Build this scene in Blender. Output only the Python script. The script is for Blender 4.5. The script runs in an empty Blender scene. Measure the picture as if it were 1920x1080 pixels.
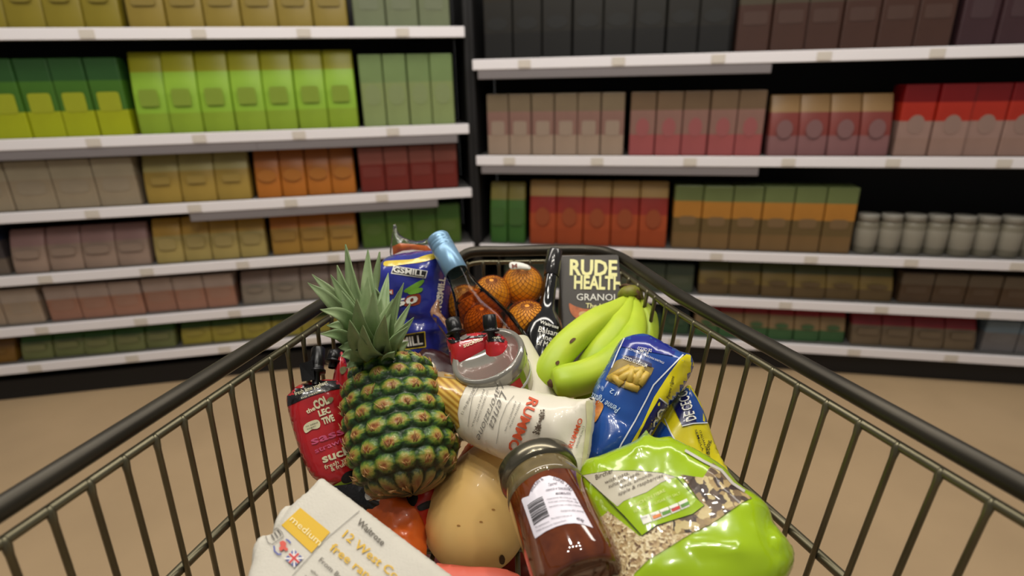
import bpy, bmesh, math, random
from math import sin, cos, pi, radians, sqrt, exp
from mathutils import Vector, Matrix, noise
from mathutils.bvhtree import BVHTree

random.seed(7)
S = bpy.context.scene
COL = S.collection

# ------------------------------------------------------------ camera
FPX = 1067.0
PITCH, ROLL = radians(20), radians(1.2)
CAM = Vector((0, 0, 1.24))
FW = Vector((0, cos(PITCH), -sin(PITCH)))
U0 = Vector((0, sin(PITCH), cos(PITCH)))
R0 = Vector((1, 0, 0))
RT = R0 * cos(ROLL) - U0 * sin(ROLL)
UP = U0 * cos(ROLL) + R0 * sin(ROLL)
cd = bpy.data.cameras.new('camera')
cam = bpy.data.objects.new('camera', cd)
COL.objects.link(cam)
M = Matrix((RT, UP, -FW)).transposed().to_4x4()
M.translation = CAM
cam.matrix_world = M
cd.sensor_width = 36
cd.lens = 36 * FPX / 1920
cd.clip_start = 0.02
cd.dof.use_dof = True
cd.dof.focus_distance = 0.56
cd.dof.aperture_fstop = 4.0
S.camera = cam

# ------------------------------------------------------------ world, lamps, exposure
w = bpy.data.worlds.new('World')
S.world = w
w.use_nodes = True
w.node_tree.nodes['Background'].inputs[0].default_value = (0.95, 0.92, 0.88, 1)
w.node_tree.nodes['Background'].inputs[1].default_value = 0.22
S.view_settings.view_transform = 'Standard'
S.view_settings.look = 'None'
S.view_settings.gamma = 1
S.view_settings.use_curve_mapping = False
S.view_settings.exposure = 0.0


def lamp(x, y, z, power, sx, sy, col=(1, 0.94, 0.85)):
    l = bpy.data.lights.new('ceiling_lamp', 'AREA')
    l.shape = 'RECTANGLE'
    l.size, l.size_y = sx, sy
    l.energy = power
    l.color = col
    o = bpy.data.objects.new('ceiling_lamp', l)
    o.location = (x, y, z)
    COL.objects.link(o)


# strip luminaires over the aisle, and a row of small round downlights by them
lamp(0.0, 1.45, 3.0, 50, 4.6, 0.25)
for q in ((-0.45, 0.1), (-0.15, 0.1), (0.15, 0.1), (0.45, 0.1), (-0.3, 0.5), (0.3, 0.5), (-0.6, -0.4), (0.6, -0.4)):
    l = bpy.data.lights.new('downlight', 'POINT')
    l.energy = 14
    l.shadow_soft_size = 0.04
    l.color = (1, 0.95, 0.86)
    o = bpy.data.objects.new('downlight', l)
    o.location = (q[0], q[1], 2.9)
    COL.objects.link(o)


# ------------------------------------------------------------ helpers
def ray(x, y):
    return FW + RT * ((x - 960) / FPX) - UP * ((y - 540) / FPX)


def W(x, y, d):                    # a point of the photo at a depth of d metres
    return CAM + ray(x, y) * d


def WZ(x, y, z):
    r = ray(x, y)
    return CAM + r * ((z - CAM.z) / r.z)


def WP(x, y, p, n):                # on the plane through p with normal n
    r = ray(x, y)
    return CAM + r * ((p - CAM).dot(n) / r.dot(n))


def lin(c):
    return tuple((v / 255 / 12.92 if v / 255 <= 0.04045 else ((v / 255 + 0.055) / 1.055) ** 2.4) for v in c) + (1,)


MATS = {}


def mat(name, col, rough=0.5, metal=0.0, var=0.0, vscale=30, bump=0.0, bscale=200, coat=0.0, trans=0.0, ior=1.45,
        col2=None, emit=None, sheen=0):
    if name in MATS:
        return MATS[name]
    m = bpy.data.materials.new(name)
    m.use_nodes = True
    nt = m.node_tree
    b = nt.nodes['Principled BSDF']
    b.inputs['Base Color'].default_value = lin(col)
    b.inputs['Roughness'].default_value = rough
    b.inputs['Metallic'].default_value = metal
    b.inputs['Coat Weight'].default_value = coat
    b.inputs['Coat Roughness'].default_value = 0.08
    b.inputs['Transmission Weight'].default_value = trans
    b.inputs['IOR'].default_value = ior
    tc = nt.nodes.new('ShaderNodeTexCoord')
    if var or col2:
        nz = nt.nodes.new('ShaderNodeTexNoise')
        nz.inputs['Scale'].default_value = vscale
        nz.inputs['Detail'].default_value = 4
        nt.links.new(tc.outputs['Object'], nz.inputs['Vector'])
        cr = nt.nodes.new('ShaderNodeValToRGB')
        c = lin(col)
        c2 = lin(col2) if col2 else tuple(v * (1 - var) for v in c[:3]) + (1,)
        cr.color_ramp.elements[0].position = 0.35
        cr.color_ramp.elements[1].position = 0.65
        cr.color_ramp.elements[0].color = c2
        cr.color_ramp.elements[1].color = c
        nt.links.new(nz.outputs['Fac'], cr.inputs['Fac'])
        nt.links.new(cr.outputs['Color'], b.inputs['Base Color'])
    if bump:
        nb = nt.nodes.new('ShaderNodeTexNoise')
        nb.inputs['Scale'].default_value = bscale
        nb.inputs['Detail'].default_value = 3
        nt.links.new(tc.outputs['Object'], nb.inputs['Vector'])
        bp = nt.nodes.new('ShaderNodeBump')
        bp.inputs['Strength'].default_value = bump
        bp.inputs['Distance'].default_value = 0.002
        nt.links.new(nb.outputs['Fac'], bp.inputs['Height'])
        nt.links.new(bp.outputs['Normal'], b.inputs['Normal'])
    MATS[name] = m
    return m


def film_mat(name, tint=(255, 255, 255), gloss=0.12, rough=0.08):   # clear thin plastic film
    if name in MATS:
        return MATS[name]
    m = bpy.data.materials.new(name)
    m.use_nodes = True
    nt = m.node_tree
    nt.nodes.clear()
    out = nt.nodes.new('ShaderNodeOutputMaterial')
    tr = nt.nodes.new('ShaderNodeBsdfTransparent')
    tr.inputs[0].default_value = lin(tint)
    gl = nt.nodes.new('ShaderNodeBsdfGlossy')
    gl.inputs['Roughness'].default_value = rough
    gl.inputs[0].default_value = (0.95, 0.95, 0.95, 1)
    lw = nt.nodes.new('ShaderNodeLayerWeight')
    lw.inputs['Blend'].default_value = gloss
    mx = nt.nodes.new('ShaderNodeMixShader')
    nt.links.new(lw.outputs['Fresnel'], mx.inputs[0])
    nt.links.new(tr.outputs[0], mx.inputs[1])
    nt.links.new(gl.outputs[0], mx.inputs[2])
    nt.links.new(mx.outputs[0], out.inputs[0])
    MATS[name] = m
    return m


def link(name, me, parent=None):
    o = bpy.data.objects.new(name, me)
    COL.objects.link(o)
    if parent is not None:
        o.parent = parent
        o.matrix_parent_inverse = parent.matrix_world.inverted()
    return o


def obj(name, bm, m=None, parent=None, smooth=True):
    bmesh.ops.recalc_face_normals(bm, faces=bm.faces)
    me = bpy.data.meshes.new(name)
    bm.to_mesh(me)
    bm.free()
    for x in (m if isinstance(m, (list, tuple)) else [m]):
        if x:
            me.materials.append(x)
    if smooth:
        for p in me.polygons:
            p.use_smooth = True
    return link(name, me, parent)


def tag(o, label, cat, group=None, kind=None):
    o['label'] = label
    o['category'] = cat
    if group:
        o['group'] = group
    if kind:
        o['kind'] = kind
    return o


def empty(name, loc, label=None, cat=None, group=None):
    o = bpy.data.objects.new(name, None)
    o.empty_display_size = 0.02
    COL.objects.link(o)
    o.location = loc
    o.matrix_world = Matrix.Translation(loc)
    if label:
        tag(o, label, cat, group)
    return o


def box(bm, x0, x1, y0, y1, z0, z1, mi=0, M=None):
    vs = [Vector((x, y, z)) for x in (x0, x1) for y in (y0, y1) for z in (z0, z1)]
    if M is not None:
        vs = [M @ v for v in vs]
    v = [bm.verts.new(p) for p in vs]
    for f in ((0, 1, 3, 2), (4, 6, 7, 5), (0, 4, 5, 1), (2, 3, 7, 6), (0, 2, 6, 4), (1, 5, 7, 3)):
        fc = bm.faces.new([v[i] for i in f])
        fc.material_index = mi


def frame(t):
    t = t.normalized()
    a = Vector((0, 0, 1)) if abs(t.z) < 0.9 else Vector((1, 0, 0))
    u = t.cross(a).normalized()
    return u, t.cross(u).normalized()


def tube(bm, pts, r, seg=10, mi=0, cap=True, shape=None):
    pts = [Vector(p) for p in pts]
    n = len(pts)
    rs = r if isinstance(r, (list, tuple)) else [r] * n
    u = None
    rings = []
    for i in range(n):
        t = (pts[min(i + 1, n - 1)] - pts[max(i - 1, 0)]).normalized()
        if u is None:
            u, v = frame(t)
        else:
            u = (u - t * u.dot(t)).normalized()
            v = t.cross(u)
        ring = []
        for k in range(seg):
            a = 2 * pi * k / seg
            q = rs[i] * (shape(a, i / (n - 1)) if shape else 1)
            ring.append(bm.verts.new(pts[i] + (u * cos(a) + v * sin(a)) * q))
        rings.append(ring)
    for i in range(n - 1):
        for k in range(seg):
            f = bm.faces.new((rings[i][k], rings[i][(k + 1) % seg], rings[i + 1][(k + 1) % seg], rings[i + 1][k]))
            f.material_index = mi
    if cap:
        bm.faces.new(rings[0][::-1]).material_index = mi
        bm.faces.new(rings[-1]).material_index = mi
    return rings


def curve(pts, n=24):               # catmull-rom through points
    pts = [Vector(p) for p in pts]
    P = [pts[0] * 2 - pts[1]] + pts + [pts[-1] * 2 - pts[-2]]
    out = []
    for i in range(1, len(P) - 2):
        for k in range(n):
            t = k / n
            a, b, c, d = P[i - 1], P[i], P[i + 1], P[i + 2]
            out.append(0.5 * ((2 * b) + (c - a) * t + (2 * a - 5 * b + 4 * c - d) * t * t + (3 * b - a - 3 * c + d) * t ** 3))
    out.append(pts[-1].copy())
    return out


def lathe(bm, prof, M, seg=40, mi=0):     # prof: (radius, height[, material])
    rings = []
    for p in prof:
        r, h = p[0], p[1]
        if r < 1e-6:
            rings.append([bm.verts.new(M @ Vector((0, 0, h)))])
        else:
            rings.append([bm.verts.new(M @ Vector((r * cos(2 * pi * k / seg), r * sin(2 * pi * k / seg), h))) for k in range(seg)])
    for i in range(len(prof) - 1):
        a, b = rings[i], rings[i + 1]
        m_ = prof[i + 1][2] if len(prof[i + 1]) > 2 else mi
        for k in range(seg):
            k2 = (k + 1) % seg
            if len(a) == 1 and len(b) == 1:
                continue
            if len(a) == 1:
                f = bm.faces.new((a[0], b[k2], b[k]))
            elif len(b) == 1:
                f = bm.faces.new((a[k], a[k2], b[0]))
            else:
                f = bm.faces.new((a[k], a[k2], b[k2], b[k]))
            f.material_index = m_


def axis_matrix(p0, p1, twist=0):      # local z from p0 to p1
    t = (p1 - p0).normalized()
    u, v = frame(t)
    m = Matrix((u, v, t)).transposed().to_4x4()
    m.translation = p0
    return m


def smooth_outline(pts, n=5):
    P = [Vector((p[0], p[1], 0)) for p in pts]
    N = len(P)
    out = []
    for i in range(N):
        a, b, c, d = P[(i - 1) % N], P[i], P[(i + 1) % N], P[(i + 2) % N]
        for k in range(n):
            t = k / n
            q = 0.5 * ((2 * b) + (c - a) * t + (2 * a - 5 * b + 4 * c - d) * t * t + (3 * b - a - 3 * c + d) * t ** 3)
            out.append((q.x, q.y))
    return out


def fill_grid(pts2, step, bm=None):     # filled 2-D polygon cut along a grid
    bm = bmesh.new()
    vs = [bm.verts.new((p[0], p[1], 0)) for p in pts2]
    es = [bm.edges.new((vs[i], vs[(i + 1) % len(vs)])) for i in range(len(vs))]
    bmesh.ops.triangle_fill(bm, use_beauty=True, edges=es)
    grid_cut(bm, step)
    return bm


def grid_cut(bm, step):
    if not bm.verts:
        return
    for ax in (0, 1):
        lo = min(v.co[ax] for v in bm.verts)
        hi = max(v.co[ax] for v in bm.verts)
        c = math.floor(lo / step) * step + step
        no = Vector((1, 0, 0)) if ax == 0 else Vector((0, 1, 0))
        while c < hi - step * 0.02:
            bmesh.ops.bisect_plane(bm, geom=bm.verts[:] + bm.edges[:] + bm.faces[:], dist=step * 0.01,
                                   plane_co=no * c, plane_no=no)
            c += step


def bvh_of(o):
    me = o.data
    mw = o.matrix_world
    return BVHTree.FromPolygons([mw @ v.co for v in me.vertices], [tuple(p.vertices) for p in me.polygons])


def seg_dist(p, a, b):
    ab = b - a
    t = max(0, min(1, (p - a).dot(ab) / max(ab.length_squared, 1e-12)))
    return (p - a - ab * t).length


def puff(name, outline, P, n, T, R, m, parent=None, wr=0.0, ws=25, back=0.6, step=0.006, flat=None, smooth=3, seed=0,
         power=0.5, folds=()):
    """a filled soft pack: its outline lies on the plane (P, n) and it swells to T in front and T*back behind.
    folds: (x0,y0,x1,y1,depth,width) creases in photo points"""
    n = n.normalized()
    if n.dot(CAM - P) < 0:
        n = -n
    u = (RT - n * RT.dot(n)).normalized()
    v = n.cross(u)
    ol = smooth_outline(outline, smooth) if smooth > 1 else outline
    w2 = []
    for x, y in ol:
        q = WP(x, y, P, n) - P
        w2.append((q.dot(u), q.dot(v)))
    fl = []
    for f in folds:
        a = WP(f[0], f[1], P, n) - P
        b = WP(f[2], f[3], P, n) - P
        fl.append((Vector((a.dot(u), a.dot(v))), Vector((b.dot(u), b.dot(v))), f[4], f[5]))
    bm = fill_grid(w2, step)
    E2 = [(Vector(w2[i]), Vector(w2[(i + 1) % len(w2)])) for i in range(len(w2))]
    hs = {}
    for vt in bm.verts:
        p = Vector(vt.co[:2])
        d = min(seg_dist(p, a, b) for a, b in E2)
        k = min(d / R, 1)
        h = (1 - (1 - k) ** 2) ** power
        wob = 0
        if wr:
            q = Vector((p.x * ws, p.y * ws, seed * 3.7))
            wob = (noise.noise(q) + 0.6 * (0.5 - abs(noise.noise(q * 1.9)))) * wr * min(1, d / 0.008)
        for a, b, dp, wd in fl:
            wob += dp * exp(-(seg_dist(p, a, b) / wd) ** 2)
        hs[vt] = (d, h * T, wob)
    top, bot = {}, {}
    for vt in bm.verts:
        base = P + u * vt.co.x + v * vt.co.y
        d, h, wob = hs[vt]
        top[vt] = base + n * (h + wob)
        bot[vt] = base - n * (h * back)
    nb = bmesh.new()
    tv, bv = {}, {}
    for vt in bm.verts:
        tv[vt] = nb.verts.new(top[vt])
        bv[vt] = tv[vt] if hs[vt][0] < 1e-6 else nb.verts.new(bot[vt])
    for f in bm.faces:
        vs = list(f.verts)
        try:
            nb.faces.new([tv[q] for q in vs])
        except ValueError:
            pass
        try:
            nb.faces.new([bv[q] for q in vs][::-1])
        except ValueError:
            pass
    bm.free()
    o = obj(name, nb, m, parent)
    return o


def project(bm, target, off, name, m, parent, smooth=False):
    """lays a flat photo-space mesh on the surface of the thing it is printed on"""
    bad = []
    for vt in bm.verts:
        r = ray(vt.co.x, vt.co.y).normalized()
        h = target.ray_cast(CAM, r)
        if h[0] is None:
            bad.append(vt)
            continue
        nn = h[1] if h[1].dot(r) < 0 else -h[1]
        vt.co = h[0] + nn * off * 0.4 - r * off
    bmesh.ops.delete(bm, geom=bad, context='VERTS')
    # drop faces stretched over an edge of the thing
    longf = [f for f in bm.faces if max(e.calc_length() for e in f.edges) > 0.03]
    bmesh.ops.delete(bm, geom=longf, context='FACES')
    if not bm.faces:
        bm.free()
        return None
    me = bpy.data.meshes.new(name)
    bm.to_mesh(me)
    bm.free()
    me.materials.append(m)
    for p in me.polygons:
        p.use_smooth = smooth
    return link(name, me, parent)


def decal(target, pts, m, parent, name='printed_panel', off=0.0006, step=7, smooth=1):
    pts = smooth_outline(pts, smooth) if smooth > 1 else pts
    return project(fill_grid(pts, step), target, off, name, m, parent, True)


def line_poly(pts, wd):
    L, Rr = [], []
    for i, p in enumerate(pts):
        a = Vector(pts[max(i - 1, 0)]); b = Vector(pts[min(i + 1, len(pts) - 1)])
        t = (b - a).normalized()
        nn = Vector((-t.y, t.x)) * wd / 2
        L.append(tuple(Vector(p) + nn)); Rr.append(tuple(Vector(p) - nn))
    return L + Rr[::-1]


def text_bm(items, grid=8):
    """items: (string, (x0,y0) baseline start, (x1,y1) baseline end, cap height px, bold, shear)"""
    out = bmesh.new()
    for it in items:
        s, p0, p1, h = it[:4]
        bold = it[4] if len(it) > 4 else 0
        sh = it[5] if len(it) > 5 else 0
        bend = it[6] if len(it) > 6 else 0
        c = bpy.data.curves.new('t', 'FONT')
        c.body = s
        c.size = 1
        c.resolution_u = 2
        c.offset = bold
        c.shear = sh
        o = bpy.data.objects.new('t', c)
        COL.objects.link(o)
        me = bpy.data.meshes.new_from_object(o)
        bpy.data.objects.remove(o)
        bpy.data.curves.remove(c)
        if not me.vertices:
            continue
        xs = [v.co.x for v in me.vertices]
        x0, x1 = min(xs), max(xs)
        P0, P1 = Vector(p0), Vector(p1)
        d = P1 - P0
        up = Vector((d.y, -d.x)).normalized()
        t = bmesh.new()
        t.from_mesh(me)
        bpy.data.meshes.remove(me)
        for v in t.verts:
            a = (v.co.x - x0) / (x1 - x0)
            b = v.co.y / 0.72
            q = P0 + d * a + up * (h * b + bend * 4 * a * (1 - a))
            v.co = (q.x, q.y, 0)
        bmesh.ops.dissolve_degenerate(t, dist=1e-4, edges=t.edges[:])
        grid_cut(t, grid)
        tm = bpy.data.meshes.new('tmp')
        t.to_mesh(tm)
        t.free()
        out.from_mesh(tm)
        bpy.data.meshes.remove(tm)
    return out


def letters(target, items, m, parent, name='lettering', off=0.0011):
    return project(text_bm(items), target, off, name, m, parent)


# common inks
ink_black = mat('ink_black', (28, 26, 25), 0.5)
ink_white = mat('ink_white', (235, 232, 222), 0.4)
ink_grey = mat('ink_grey', (120, 115, 108), 0.5)
steel = mat('trolley_steel', (120, 114, 92), 0.36, 0.85, var=0.3, vscale=14)
rimmat = mat('trolley_rim_steel', (62, 57, 48), 0.36, 0.6, var=0.35, vscale=9)
wheel_rubber = mat('wheel_rubber', (40, 40, 42), 0.7)
clear = film_mat('clear_film', gloss=0.35, rough=0.15)

# ------------------------------------------------------------ floor
bm = bmesh.new()
box(bm, -5, 5, -2, 5, -0.05, 0)
m = mat('floor_vinyl', (190, 162, 126), 0.42, var=0.10, vscale=3)
o = obj('floor', bm, m, smooth=False)
o['kind'] = 'structure'

# ------------------------------------------------------------ shelving and its stock
rail_m = mat('price_rail_white', (240, 236, 240), 0.35)
ticket_m = mat('ticket_strip_grey', (128, 122, 124), 0.4)
black_m = mat('shelving_black', (20, 19, 20), 0.6)
dark_m = mat('back_panel_dark', (24, 22, 22), 0.7)
board_m = mat('shelf_board_grey', (96, 94, 92), 0.5)
paper_m = mat('price_ticket_paper', (214, 206, 196), 0.5)


def shelving(origin, yaw, length, levels, label, top=1.86, ticket=(), thick=0.036):
    """origin: front left foot; runs along +x local; shelves reach back along +y"""
    root = empty('shelving_unit', origin, label, 'shelving')
    root.rotation_euler = (0, 0, yaw)
    Mx = Matrix.Translation(origin) @ Matrix.Rotation(yaw, 4, 'Z')
    root.matrix_world = Mx
    D = 0.40

    def part(name, boxes, m):
        bm = bmesh.new()
        for b in boxes:
            box(bm, *b, M=Mx)
        bmesh.ops.bevel(bm, geom=bm.edges[:], offset=0.002, segments=1, affect='EDGES')
        return obj(name, bm, m, root, False)
    part('back_panel', [(0, length, D, D + 0.02, 0, top)], dark_m)
    part('plinth', [(0, length, 0.03, D, 0, 0.09)], black_m)
    part('upright', [(-0.02, 0.0, 0.02, D, 0, top)], black_m)
    part('upright', [(length, length + 0.02, 0.02, D, 0, top)], black_m)
    for i, z in enumerate(levels):
        s = part('shelf_board', [(0, length, 0.0, D, z - 0.022, z)], board_m)
        part('price_rail', [(0, length, -0.012, -0.0005, z - thick, z + 0.004)], rail_m)
        for (a, b, lv) in ticket:
            if lv == i:
                part('ticket_strip', [(a, b, -0.009, -0.003, z - thick - 0.036, z - thick)], ticket_m)
    # price tickets in the rails
    for i, z in enumerate(levels):
        x = 0.12 + 0.07 * (i % 3)
        while x < length - 0.1:
            part('price_ticket', [(x, x + 0.05, -0.0145, -0.0122, z - thick + 0.004, z - 0.002)], paper_m)
            x += 0.37
    return root, Mx


def band_box(w_, d_, h_, bands, taper=0.0):
    """a pack of cardboard or film with printed bands: bands = [(z fraction top, material index)...] from the bottom"""
    bm = bmesh.new()
    zs = [0.0] + [b[0] for b in bands]
    rings = []

    def ring(z, s=1.0):
        r = 0.006
        pts = []
        hw, hd = w_ / 2 * s, d_ / 2 * (s if taper == 0 else max(0.12, 1 - taper * (z / h_) ** 2))
        for cx, cy, a0 in ((hw - r, hd - r, 0), (-hw + r, hd - r, 90), (-hw + r, -hd + r, 180), (hw - r, -hd + r, 270)):
            for k in range(3):
                a = radians(a0 + 45 * k)
                pts.append((cx + r * cos(a), cy + r * sin(a), z))
        return [bm.verts.new(p) for p in pts]
    rings.append(ring(0, 0.97))
    mis = []
    if bands[0][0] > 0.02:
        rings.append(ring(0.004))
        mis.append(bands[0][1])
    prev = 0.004
    for f, mi in bands:
        z = h_ * f
        nst = max(1, int((z - prev) / 0.03)) if taper else 1
        for q in range(nst):
            zz = prev + (z - prev) * (q + 1) / nst
            if zz >= h_ - 1e-6:
                zz = h_ - 0.004
            rings.append(ring(zz))
            mis.append(mi)
        prev = z
    rings.append(ring(h_, 0.96))
    mis.append(bands[-1][1])
    for i in range(len(rings) - 1):
        a, b = rings[i], rings[i + 1]
        for k in range(12):
            bm.faces.new((a[k], a[(k + 1) % 12], b[(k + 1) % 12], b[k])).material_index = mis[i]
    bm.faces.new(rings[0][::-1]).material_index = bands[0][1]
    bm.faces.new(rings[-1]).material_index = bands[-1][1]
    return bm


def copy_tree(o, loc):
    c = o.copy()
    COL.objects.link(c)
    c.location = loc
    for ch in list(o.children):
        d = ch.copy()
        COL.objects.link(d)
        d.parent = c
    return c


def pmat(c, gl=0.4):
    return mat('print_%d_%d_%d' % c, c, gl, var=0.12, vscale=9)


def make_product(kind, w_, d_, h_, cols, name):
    I = Matrix.Identity(4)
    ms = [pmat(c) for c in cols]
    if kind in ('carton', 'bag'):
        k = len(cols)
        cut = {1: [1], 2: [0.62, 1], 3: [0.34, 0.72, 1], 4: [0.26, 0.5, 0.76, 1]}[k]
        o = obj(name, band_box(w_, d_, h_, [(c, i) for i, c in enumerate(cut)], 0.8 if kind == 'bag' else 0), ms, None, kind == 'bag')
        # front panel of another colour: a printed oval / plate
        bm = bmesh.new()
        zc, rr = h_ * 0.45, w_ * 0.30
        n = 20
        pw_ = random.choice((1.0, 1.0, 0.25, 0.25, 0.5))
        rr *= random.uniform(0.85, 1.25)
        hz = h_ * random.uniform(0.07, 0.16)
        sg = lambda q: math.copysign(abs(q) ** pw_, q)
        vs0 = [(rr * sg(cos(2 * pi * (i + 0.5) / n)), zc + hz * sg(sin(2 * pi * (i + 0.5) / n))) for i in range(n)]
        yf = -d_ / 2 * (1 if kind == 'carton' else 1.0)
        a = [bm.verts.new((x, yf - 0.0012, z)) for x, z in vs0]
        b = [bm.verts.new((x, yf + 0.0004, z)) for x, z in vs0]
        bm.faces.new(a)
        bm.faces.new(b[::-1])
        for i in range(n):
            bm.faces.new((a[i], b[i], b[(i + 1) % n], a[(i + 1) % n]))
        q = obj('front_label', bm, pmat(tuple(min(255, int(c * 0.88 + 18)) for c in cols[0])), None, False)
        q.parent = o
    elif kind == 'bottle':
        r = w_ / 2
        pr = [(0, 0, 0), (r * 0.9, 0, 0), (r, 0.006, 0), (r, h_ * 0.2, 0), (r, h_ * 0.5, 0), (r, h_ * 0.58, 0), (r * 0.85, h_ * 0.68, 0), (r * 0.42, h_ * 0.8, 0), (r * 0.38, h_ * 0.9, 0), (0, h_ * 0.9, 0)]
        bm = bmesh.new(); lathe(bm, pr, I, 18)
        o = obj(name, bm, ms[0])
        bm = bmesh.new(); lathe(bm, [(r * 1.01, h_ * 0.16), (r * 1.025, h_ * 0.17), (r * 1.025, h_ * 0.48), (r * 1.01, h_ * 0.49)], I, 18)
        q = obj('label', bm, ms[min(1, len(ms) - 1)]); q.parent = o
        bm = bmesh.new(); lathe(bm, [(0, h_ * 0.88), (r * 0.48, h_ * 0.88), (r * 0.48, h_ * 0.99), (r * 0.4, h_), (0, h_)], I, 14)
        q = obj('cap', bm, ms[-1]); q.parent = o
    else:   # jar
        r = w_ / 2
        bm = bmesh.new(); lathe(bm, [(0, 0), (r * 0.92, 0), (r, 0.005), (r, h_ * 0.74), (r * 0.86, h_ * 0.83), (0, h_ * 0.83)], I, 18)
        o = obj(name, bm, ms[0])
        bm = bmesh.new(); lathe(bm, [(r * 1.01, h_ * 0.18), (r * 1.025, h_ * 0.19), (r * 1.025, h_ * 0.62), (r * 1.01, h_ * 0.63)], I, 18)
        q = obj('label', bm, ms[min(1, len(ms) - 1)]); q.parent = o
        bm = bmesh.new(); lathe(bm, [(0, h_ * 0.82), (r * 0.92, h_ * 0.82), (r * 0.92, h_ * 0.98), (r * 0.88, h_), (0, h_)], I, 18)
        q = obj('lid', bm, ms[-1]); q.parent = o
    return o


def stock(Mx, yaw, z, x0, x1, kind, w_, d_, h_, cols, desc, where):
    """one run of equal packs standing side by side on one shelf"""
    cat = {'carton': 'carton', 'bag': 'packet', 'bottle': 'bottle', 'jar': 'jar'}[kind]
    label = '%s on %s' % (desc, where)
    name = {'carton': 'grocery_carton', 'bag': 'grocery_packet', 'bottle': 'plastic_bottle', 'jar': 'glass_jar'}[kind]
    n = max(1, round((x1 - x0) / (w_ + 0.004)))
    step = (x1 - x0) / n
    proto = None
    if kind in ('carton', 'bag'):
        w_ = step - 0.003
    for i in range(n):
        loc = Mx @ Vector((x0 + step * (i + 0.5), 0.03 + d_ / 2 + random.uniform(0, 0.012), z + 0.0005))
        if proto is None:
            proto = o = make_product(kind, w_, d_, h_, cols, name)
            o.location = loc
        else:
            o = copy_tree(proto, loc)
        o.rotation_euler = (0, 0, yaw + (random.uniform(-0.05, 0.05) if kind in ('bottle', 'jar') else random.uniform(-0.02, 0.02)))
        tag(o, label, cat, label)


# the corner where both shelving runs meet, seen above the front of the trolley
CX, CY = -0.17, 2.50
LY, RY = radians(11), radians(-11)
LL, RL = 2.75, 2.95
Lorg = Vector((CX - LL * cos(LY), CY - LL * sin(LY), 0))
Rorg = Vector((CX + 0.03, CY + 0.0, 0))
LV = [0.17, 0.335, 0.55, 0.80, 1.07, 1.444]
RV = [0.14, 0.34, 0.545, 0.937, 1.32]
_, ML = shelving(Lorg, LY, LL, LV, 'black shelving run with white price rails, green packs on its upper shelf', ticket=((1.9, 2.7, 4), (1.6, 2.6, 3), (0.6, 1.9, 4)))
_, MR = shelving(Rorg, RY, RL, RV, 'black shelving run with white price rails, red packs on its middle shelves', ticket=((0.02, 1.15, 4), (0.02, 1.15, 3)))
A = 'the green-stocked shelving'
B = 'the red-stocked shelving'
ords = ['lowest', 'second lowest', 'third', 'fourth', 'fifth', 'top']


def L(lv, x0, x1, kind, w_, h_, cols, desc, d_=0.11):
    stock(ML, LY, LV[lv], x0, x1, kind, w_, d_ if kind in ('carton', 'bag') else w_, h_, cols, desc, 'the %s shelf of %s' % (ords[lv], A))


def Rr(lv, x0, x1, kind, w_, h_, cols, desc, d_=0.11):
    stock(MR, RY, RV[lv], x0, x1, kind, w_, d_ if kind in ('carton', 'bag') else w_, h_, cols, desc, 'the %s shelf of %s' % (ords[lv] if lv < 4 else 'top', B))


# left run (x measured from its far end towards the corner)
L(5, 0.3, 0.86, 'carton', 0.12, 0.24, [(150, 132, 122), (120, 105, 96)], 'greyish mauve carton')
L(5, 0.88, 1.5, 'bag', 0.13, 0.25, [(132, 118, 34), (150, 142, 40)], 'olive yellow packet')
L(5, 1.52, 2.3, 'bag', 0.13, 0.25, [(140, 120, 50), (158, 170, 60)], 'olive packet with a lime top')
L(5, 2.32, 2.70, 'carton', 0.12, 0.22, [(112, 120, 90), (120, 128, 100)], 'grey green carton')
L(4, 0.25, 0.85, 'carton', 0.115, 0.27, [(150, 152, 30), (52, 84, 36), (120, 92, 48), (44, 66, 44)], 'lime carton striped green and brown')
L(4, 0.87, 1.45, 'carton', 0.11, 0.28, [(164, 172, 22), (66, 110, 32), (42, 82, 36)], 'yellow green carton with dark green top')
L(4, 1.47, 2.3, 'bag', 0.12, 0.30, [(136, 162, 44), (142, 182, 52), (146, 186, 56), (150, 148, 24)], 'bright lime packet with mustard top')
L(4, 2.32, 2.70, 'carton', 0.10, 0.28, [(136, 150, 96), (118, 140, 88)], 'pale sage green carton')
L(3, 0.25, 0.80, 'carton', 0.12, 0.17, [(92, 64, 36), (122, 104, 80)], 'brown carton with a fawn top')
L(3, 0.82, 1.42, 'carton', 0.13, 0.19, [(152, 136, 112), (160, 148, 124)], 'beige carton')
L(3, 1.44, 1.84, 'bag', 0.12, 0.20, [(160, 132, 58), (158, 146, 92)], 'mustard yellow packet')
L(3, 1.86, 2.26, 'bag', 0.11, 0.20, [(176, 104, 32), (166, 100, 50)], 'orange packet')
L(3, 2.28, 2.70, 'carton', 0.11, 0.19, [(112, 38, 30), (130, 72, 62)], 'dark red carton')
L(2, 0.25, 0.88, 'carton', 0.13, 0.19, [(110, 96, 84), (66, 60, 62), (30, 38, 58)], 'grey carton with navy top')
L(2, 0.90, 1.40, 'bag', 0.12, 0.17, [(152, 128, 112), (150, 116, 112)], 'dusty pink packet')
L(2, 1.42, 1.86, 'bag', 0.12, 0.18, [(164, 144, 84), (168, 130, 52)], 'straw yellow packet')
L(2, 1.88, 2.24, 'bag', 0.11, 0.18, [(160, 120, 50), (176, 106, 34)], 'amber packet')
L(2, 2.26, 2.70, 'carton', 0.11, 0.18, [(74, 100, 36), (52, 88, 32)], 'forest green carton')
L(1, 0.25, 0.95, 'carton', 0.13, 0.15, [(168, 146, 124), (176, 160, 146)], 'pale fawn carton')
L(1, 0.97, 1.7, 'carton', 0.12, 0.15, [(162, 116, 96), (168, 148, 138)], 'salmon and white carton')
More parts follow.
